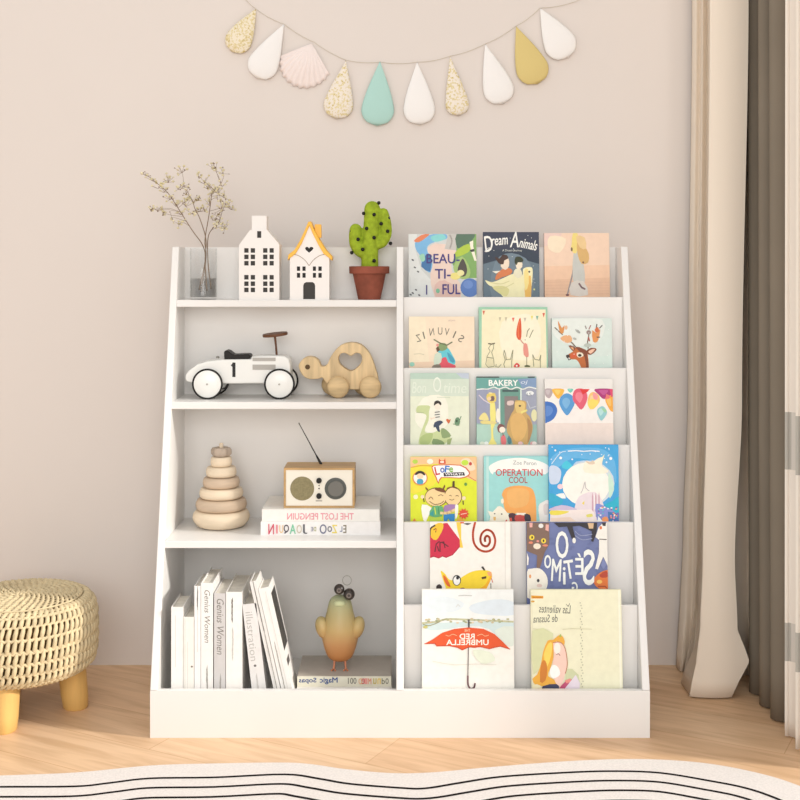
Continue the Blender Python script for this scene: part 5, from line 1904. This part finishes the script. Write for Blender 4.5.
# ------------------------------------------------------------------ curtains
def curtain(keys, ztop, name, m_, nz=60, seg=4, thick=.0015, colfn=None, hem=None):
    """keys: list of (z, [(X, Y), ...]) plan outlines from the floor up"""
    zs = sorted(set([i * ztop / nz for i in range(nz + 1)] + [k_[0] for k_ in keys if k_[0] < ztop]))
    vs, fs, cs = [], [], []
    cols = None
    for z in zs:
        lo = keys[0]
        hi = keys[-1]
        for a, b in zip(keys[:-1], keys[1:]):
            if a[0] <= z <= b[0]:
                lo, hi = a, b
                break
        else:
            lo = hi = keys[-1]
        t = 0 if hi[0] == lo[0] else (z - lo[0]) / (hi[0] - lo[0])
        t = t * t * (3 - 2 * t)
        pts = [(p[0] + (q[0] - p[0]) * t, p[1] + (q[1] - p[1]) * t) for p, q in zip(lo[1], hi[1])]
        row = smooth_pts(pts, seg)
        cols = len(row)
        for j, p in enumerate(row):
            zz_ = max(z, .003)
            vs.append((p[0], p[1], zz_))
    for i in range(len(zs) - 1):
        for j in range(cols - 1):
            fs.append((i * cols + j, i * cols + j + 1, (i + 1) * cols + j + 1, (i + 1) * cols + j))
            cs.append(colfn(j / (cols - 1), zs[i]) if colfn else None)
    mb = MB()
    o_ = len(mb.v)
    mb.v = [Vector(v) for v in vs]
    mb.f = [list(f) for f in fs]
    mb.m = [0] * len(fs)
    mb.c = cs
    ob_ = mb.build(name, m_, None, smooth=80)
    s = ob_.modifiers.new('solid', 'SOLIDIFY')
    s.thickness = thick
    return ob_


def plan(*pts):
    return [((px - 400) * SC(Y), Y) for px, Y in pts]


M_CREAMC = mat('cream_cotton', (244, 232, 216), .9, .1, bump=.12, bscale=600, trans=.12)
# eleven plan points followed up the cloth
keys = [
    (0.0, plan((676, .42), (681, .385), (688, .405), (683, .365), (691, .38), (681, .325), (689.5, .235), (690.7, .222), (710.25, .214), (729.8, .217), (731, .228), (730, .31), (747, .36), (752, .33), (757, .40))),
    (0.085, plan((678, .42), (684, .388), (690, .405), (691, .37), (696, .385), (694.5, .315), (697, .235), (698.2, .222), (722.5, .214), (746.8, .217), (748, .228), (747, .31), (750, .36), (752, .33), (757, .40))),
    (0.15, plan((680, .42), (686, .402), (692, .408), (695, .394), (698, .40), (702.0, .31), (700.5, .235), (701.7, .222), (718.75, .214), (735.8, .217), (737, .228), (736, .31), (747, .36), (752, .33), (757, .40))),
    (0.3, plan((683, .42), (688, .402), (693, .408), (697, .394), (701, .40), (704.5, .31), (703, .235), (704.2, .222), (718.75, .214), (733.3, .217), (734.5, .228), (733.5, .31), (747, .36), (752, .33), (757, .40))),
    (0.65, plan((688, .42), (692, .402), (697, .408), (700, .394), (705, .40), (708.5, .31), (707, .235), (708.2, .222), (724.25, .214), (740.3, .217), (741.5, .228), (740.5, .31), (747, .36), (752, .33), (757, .40))),
    (1.55, plan((692, .42), (696, .402), (700, .408), (703, .394), (708, .40), (712.0, .31), (710.5, .235), (711.7, .222), (729.25, .214), (746.8, .217), (748, .228), (747, .31), (750, .36), (752, .33), (757, .40))),
    (2.3, plan((693, .42), (697, .402), (701, .408), (704, .394), (709, .40), (712.5, .31), (711, .235), (712.2, .222), (730.0, .214), (747.8, .217), (749, .228), (748, .31), (751, .36), (752, .33), (757, .40))),
]
cc_ = curtain(keys, 2.3, 'curtain', M_CREAMC)
tag(cc_, 'cream curtain gathered in the corner, its hem pooling on the floor', 'curtain')

M_GREYC = mat('taupe_curtain', (136, 126, 112), .9, .1, noise=.05, nscale=4, bump=.1, bscale=500)


def pleats(Y0, Y1, n, X, amp, skew=.008, ph=0.0):
    pts = []
    N = n * 8
    for i in range(N + 1):
        t = i / N
        a = 2 * PI * (n * t) + ph
        pts.append((X + amp * math.cos(a), Y0 + (Y1 - Y0) * t + skew * math.sin(2 * a)))
    return pts




def box_pleats(Y0, n, pitch, X0, a, dep):
    """deep rounded pleats with narrow gaps between them, from the wall towards the room"""
    pts = []
    for i in range(n):
        yc = Y0 - pitch * (i + .5)
        pts += [(X0 + .06, yc + a - .001), (X0 + .004, yc + a), (X0 - dep * .66, yc + .85 * a), (X0 - dep, yc + .35 * a), (X0 - dep * .92, yc - .3 * a),
                (X0 - dep * .5, yc - .8 * a), (X0 + .006, yc - a), (X0 + .06, yc - a + .001)]
    return pts


kk = [(0, box_pleats(.285, 3, .0765, .808, .0215, .036)), (0.7, box_pleats(.284, 3, .0765, .812, .0210, .042)), (2.3, box_pleats(.284, 3, .0765, .812, .0210, .044))]
gc = curtain(kk, 2.3, 'curtain', M_GREYC, nz=24, seg=3, thick=.002)
tag(gc, 'taupe grey pleated curtain beside the cream one', 'curtain')


def plaid(f, z):
    a = int(f * 9) % 3 == 1
    b = (0.50 < z < 0.62) or (0.15 < z < 0.21)
    if a and b:
        return lin((186, 182, 174))
    if b:
        return lin((216, 211, 203))
    return lin((240, 232, 222))


M_PLAID = mat('plaid_cotton', (240, 232, 222), .9, .1, trans=.0)
nt = M_PLAID.node_tree
at_ = nt.nodes.new('ShaderNodeAttribute')
at_.attribute_name = 'ink'
nt.links.new(at_.outputs['Color'], nt.nodes['Principled BSDF'].inputs['Base Color'])
kk = [(0, pleats(.036, -.16, 3, .792, .020)), (2.3, pleats(.04, -.155, 3, .797, .022))]
wc_ = curtain(kk, 2.3, 'curtain', M_PLAID, nz=60, seg=3, thick=.0015, colfn=plaid)
tag(wc_, 'white curtain with grey checks in front of the taupe one', 'curtain')

# ------------------------------------------------------------------ the crochet stool
ST = Vector((-0.806, 0.150, 0))
stool = thing('stool', 'round crocheted cream pouf stool on stubby wooden legs', 'stool', ST)
M_ROPE = mat('cream_cord', (222, 204, 166), .9, .1, noise=.1, nscale=60, bump=.3, bscale=500)
M_CORE = mat('dark_core', (104, 82, 52), .95, .05)  # dark brown core colour, seen in the gaps between the cords
RS, ZB_, ZT_ = .153, .092, .244
core = MB().lathe([(0, ZB_ + .004), (RS * .80, ZB_ + .004), (RS * .95, ZB_ + .02), (RS * .985, ZB_ + .05), (RS * .985, ZT_ - .045), (RS * .93, ZT_ - .014), (RS * .84, ZT_ - .004), (0, ZT_ + .001)], 64)
core.build('cushion', M_CORE, stool, smooth=50, local=True)
cv = MB()


def prof_at(s):
    """point on the pouf outline: s = 0 at the bottom edge, 1 at the top rim"""
    pts = [(.86, ZB_ + .002), (.965, ZB_ + .016), (1.0, ZB_ + .045), (1.005, (ZB_ + ZT_) / 2), (1.0, ZT_ - .040), (.955, ZT_ - .014), (.86, ZT_ - .0015)]
    x = s * (len(pts) - 1)
    i = min(int(x), len(pts) - 2)
    q = smooth_pts(pts, 10)
    j = min(int(s * (len(q) - 1)), len(q) - 1)
    return q[j]


NC = 74
NROW = 8
for r_ in range(NROW):
    s0, s1 = r_ / NROW, (r_ + 1) / NROW
    pr, pz = prof_at(s0)
    # course of cord between the stitches, wavy
    ringp = []
    for k_ in range(NC * 4):
        a = 2 * PI * k_ / (NC * 4)
        w_ = .0022 * math.sin(a * NC + r_ * 1.3)
        ringp.append(((pr * RS + .0015) * math.cos(a), (pr * RS + .0015) * math.sin(a), pz + w_))
    cv.tube(ringp, .0034, 6, closed=True)
    for k_ in range(NC):
        a = 2 * PI * (k_ + .5 * (r_ % 2) * .3) / NC
        da = .38 * 2 * PI / NC
        pts = []
        for t in (0, .35, .7, 1.05):
            q, z = prof_at(min(1, s0 + (s1 - s0) * t))
            aa = a + da * t
            bul = .003 * math.sin(PI * min(t, 1))
            pts.append(((q * RS + bul + .001) * math.cos(aa), (q * RS + bul + .001) * math.sin(aa), z))
        cv.tube(pts, [.0036, .0048, .0046, .0034], 6)
# top: rings of stitches spiralling to the centre
rr = .905
row = 0
while rr > .05:
    R_ = rr * RS
    n_ = max(7, int(2 * PI * R_ / .0150))
    ztop_ = ZT_ + .002 * (1 - rr) - max(0, rr - .80) * .055
    ringp = [(R_ * math.cos(2 * PI * i / 64), R_ * math.sin(2 * PI * i / 64), ztop_ + .0012) for i in range(64)]
    cv.tube(ringp, .0022, 6, closed=True)
    dr = .0125
    for k_ in range(n_):
        a = 2 * PI * (k_ + .35 * row) / n_
        cv.tube([(R_ * math.cos(a), R_ * math.sin(a), ztop_), ((R_ - dr * .5) * math.cos(a + .045 / max(rr, .3)), (R_ - dr * .5) * math.sin(a + .045 / max(rr, .3)), ztop_ + .0035), ((R_ - dr) * math.cos(a + .09 / max(rr, .3)), (R_ - dr) * math.sin(a + .09 / max(rr, .3)), ztop_)], [.0025, .0037, .0025], 6)
    rr -= dr / RS
    row += 1
cv.build('crochet_cover', M_ROPE, stool, smooth=70, local=True)
for (lx, ly) in ((-.700 - ST.x, .165 - ST.y), (-.805 - ST.x, .045 - ST.y), (-.905 - ST.x, .145 - ST.y), (-.862 - ST.x, .245 - ST.y)):
    d = Vector((lx, ly, 0)).normalized() * .010
    T = Matrix.Translation((lx, ly, 0))
    m = MB()
    prof = [(0, 0), (.0235, 0), (.0262, .003), (.0285, .03), (.0300, .10), (0, .10)]
    m.lathe(prof, 32, M=T)
    o = m.build('leg', M_LEGWOOD, stool, smooth=40, local=True)
    # splay outwards a little towards the floor
    for v in o.data.vertices:
        f_ = 1 - v.co.z / .10
        v.co.x += d.x * f_ - d.x * .3
        v.co.y += d.y * f_ - d.y * .3


# ------------------------------------------------------------------ the rug
def onfloor(px, py, z=0.0):
    d = FPX * (CAM_Z - z) / (py - HY)
    return ((px - 400) * d / FPX, d - CAM_D)


RZ = 0.009
edge = [(-60, 778), (0, 775.5), (75, 772.5), (150, 765.5), (210, 763.5), (280, 762.5), (310, 764), (345, 769), (390, 773), (430, 772.5), (480, 768), (540, 763), (590, 760), (640, 759), (690, 761.5), (730, 767), (770, 776), (800, 786), (850, 806), (880, 835)]
l1 = [(-60, 788), (0, 787), (75, 786.5), (110, 783), (150, 778.5), (215, 777.5), (285, 774.5), (320, 779), (350, 784), (400, 788), (425, 788.5), (460, 783), (500, 777), (560, 773), (610, 771.3), (660, 773), (710, 781), (745, 788), (775, 798), (820, 818)]
top = [onfloor(x, y, RZ) for x, y in smooth_pts(edge, 5)]
far = [(1.15, -.75), (1.22, -1.1), (1.05, -1.5), (.6, -1.62), (.1, -1.55), (-.4, -1.66), (-.95, -1.58), (-1.28, -1.25), (-1.2, -.8), (-1.1, -.4)]
outl = top + smooth_pts([top[-1]] + far + [top[0]], 5)[1:-1]
M_RUG = mat('rug_pile', (232, 226, 222), .95, .05, noise=.05, nscale=250, bump=.4, bscale=700)
M_LINE = mat('rug_black_line', (34, 30, 30), .95, .05)
mb = MB()
mb.add([(x, y, 0.0005) for x, y in outl] + [(x, y, RZ) for x, y in outl],
       [tuple(range(len(outl), 2 * len(outl)))[::-1]] + [(i, (i + 1) % len(outl), (i + 1) % len(outl) + len(outl), i + len(outl)) for i in range(len(outl))])
base_line = [Vector((*onfloor(x, y, RZ), 0)) for x, y in smooth_pts(l1, 5)]


def offset_line(line, d):
    out_ = []
    for i, p in enumerate(line):
        t = line[min(i + 2, len(line) - 1)] - line[max(i - 2, 0)]
        n_ = Vector((t.y, -t.x, 0)).normalized()
        out_.append(p + n_ * d)
    return out_


for j in range(9):
    ln = offset_line(base_line, j * .0405)
    wd = .0072
    vs, fs = [], []
    for i, p in enumerate(ln):
        t = ln[min(i + 1, len(ln) - 1)] - ln[max(i - 1, 0)]
        n_ = Vector((t.y, -t.x, 0)).normalized()
        a, b = p - n_ * wd / 2, p + n_ * wd / 2
        vs += [(a.x, a.y, RZ + .0004), (b.x, b.y, RZ + .0004)]
        if i:
            o_ = 2 * i
            fs.append((o_ - 2, o_ - 1, o_ + 1, o_))
    mb.add(vs, fs, 1)
rug = mb.build('rug', [M_RUG, M_LINE], None)
tag(rug, 'white rug with a wavy edge and thin black contour lines', 'rug')
bm = bmesh.new()
bm.from_mesh(rug.data)
bmesh.ops.recalc_face_normals(bm, faces=bm.faces)
bm.to_mesh(rug.data)
bm.free()
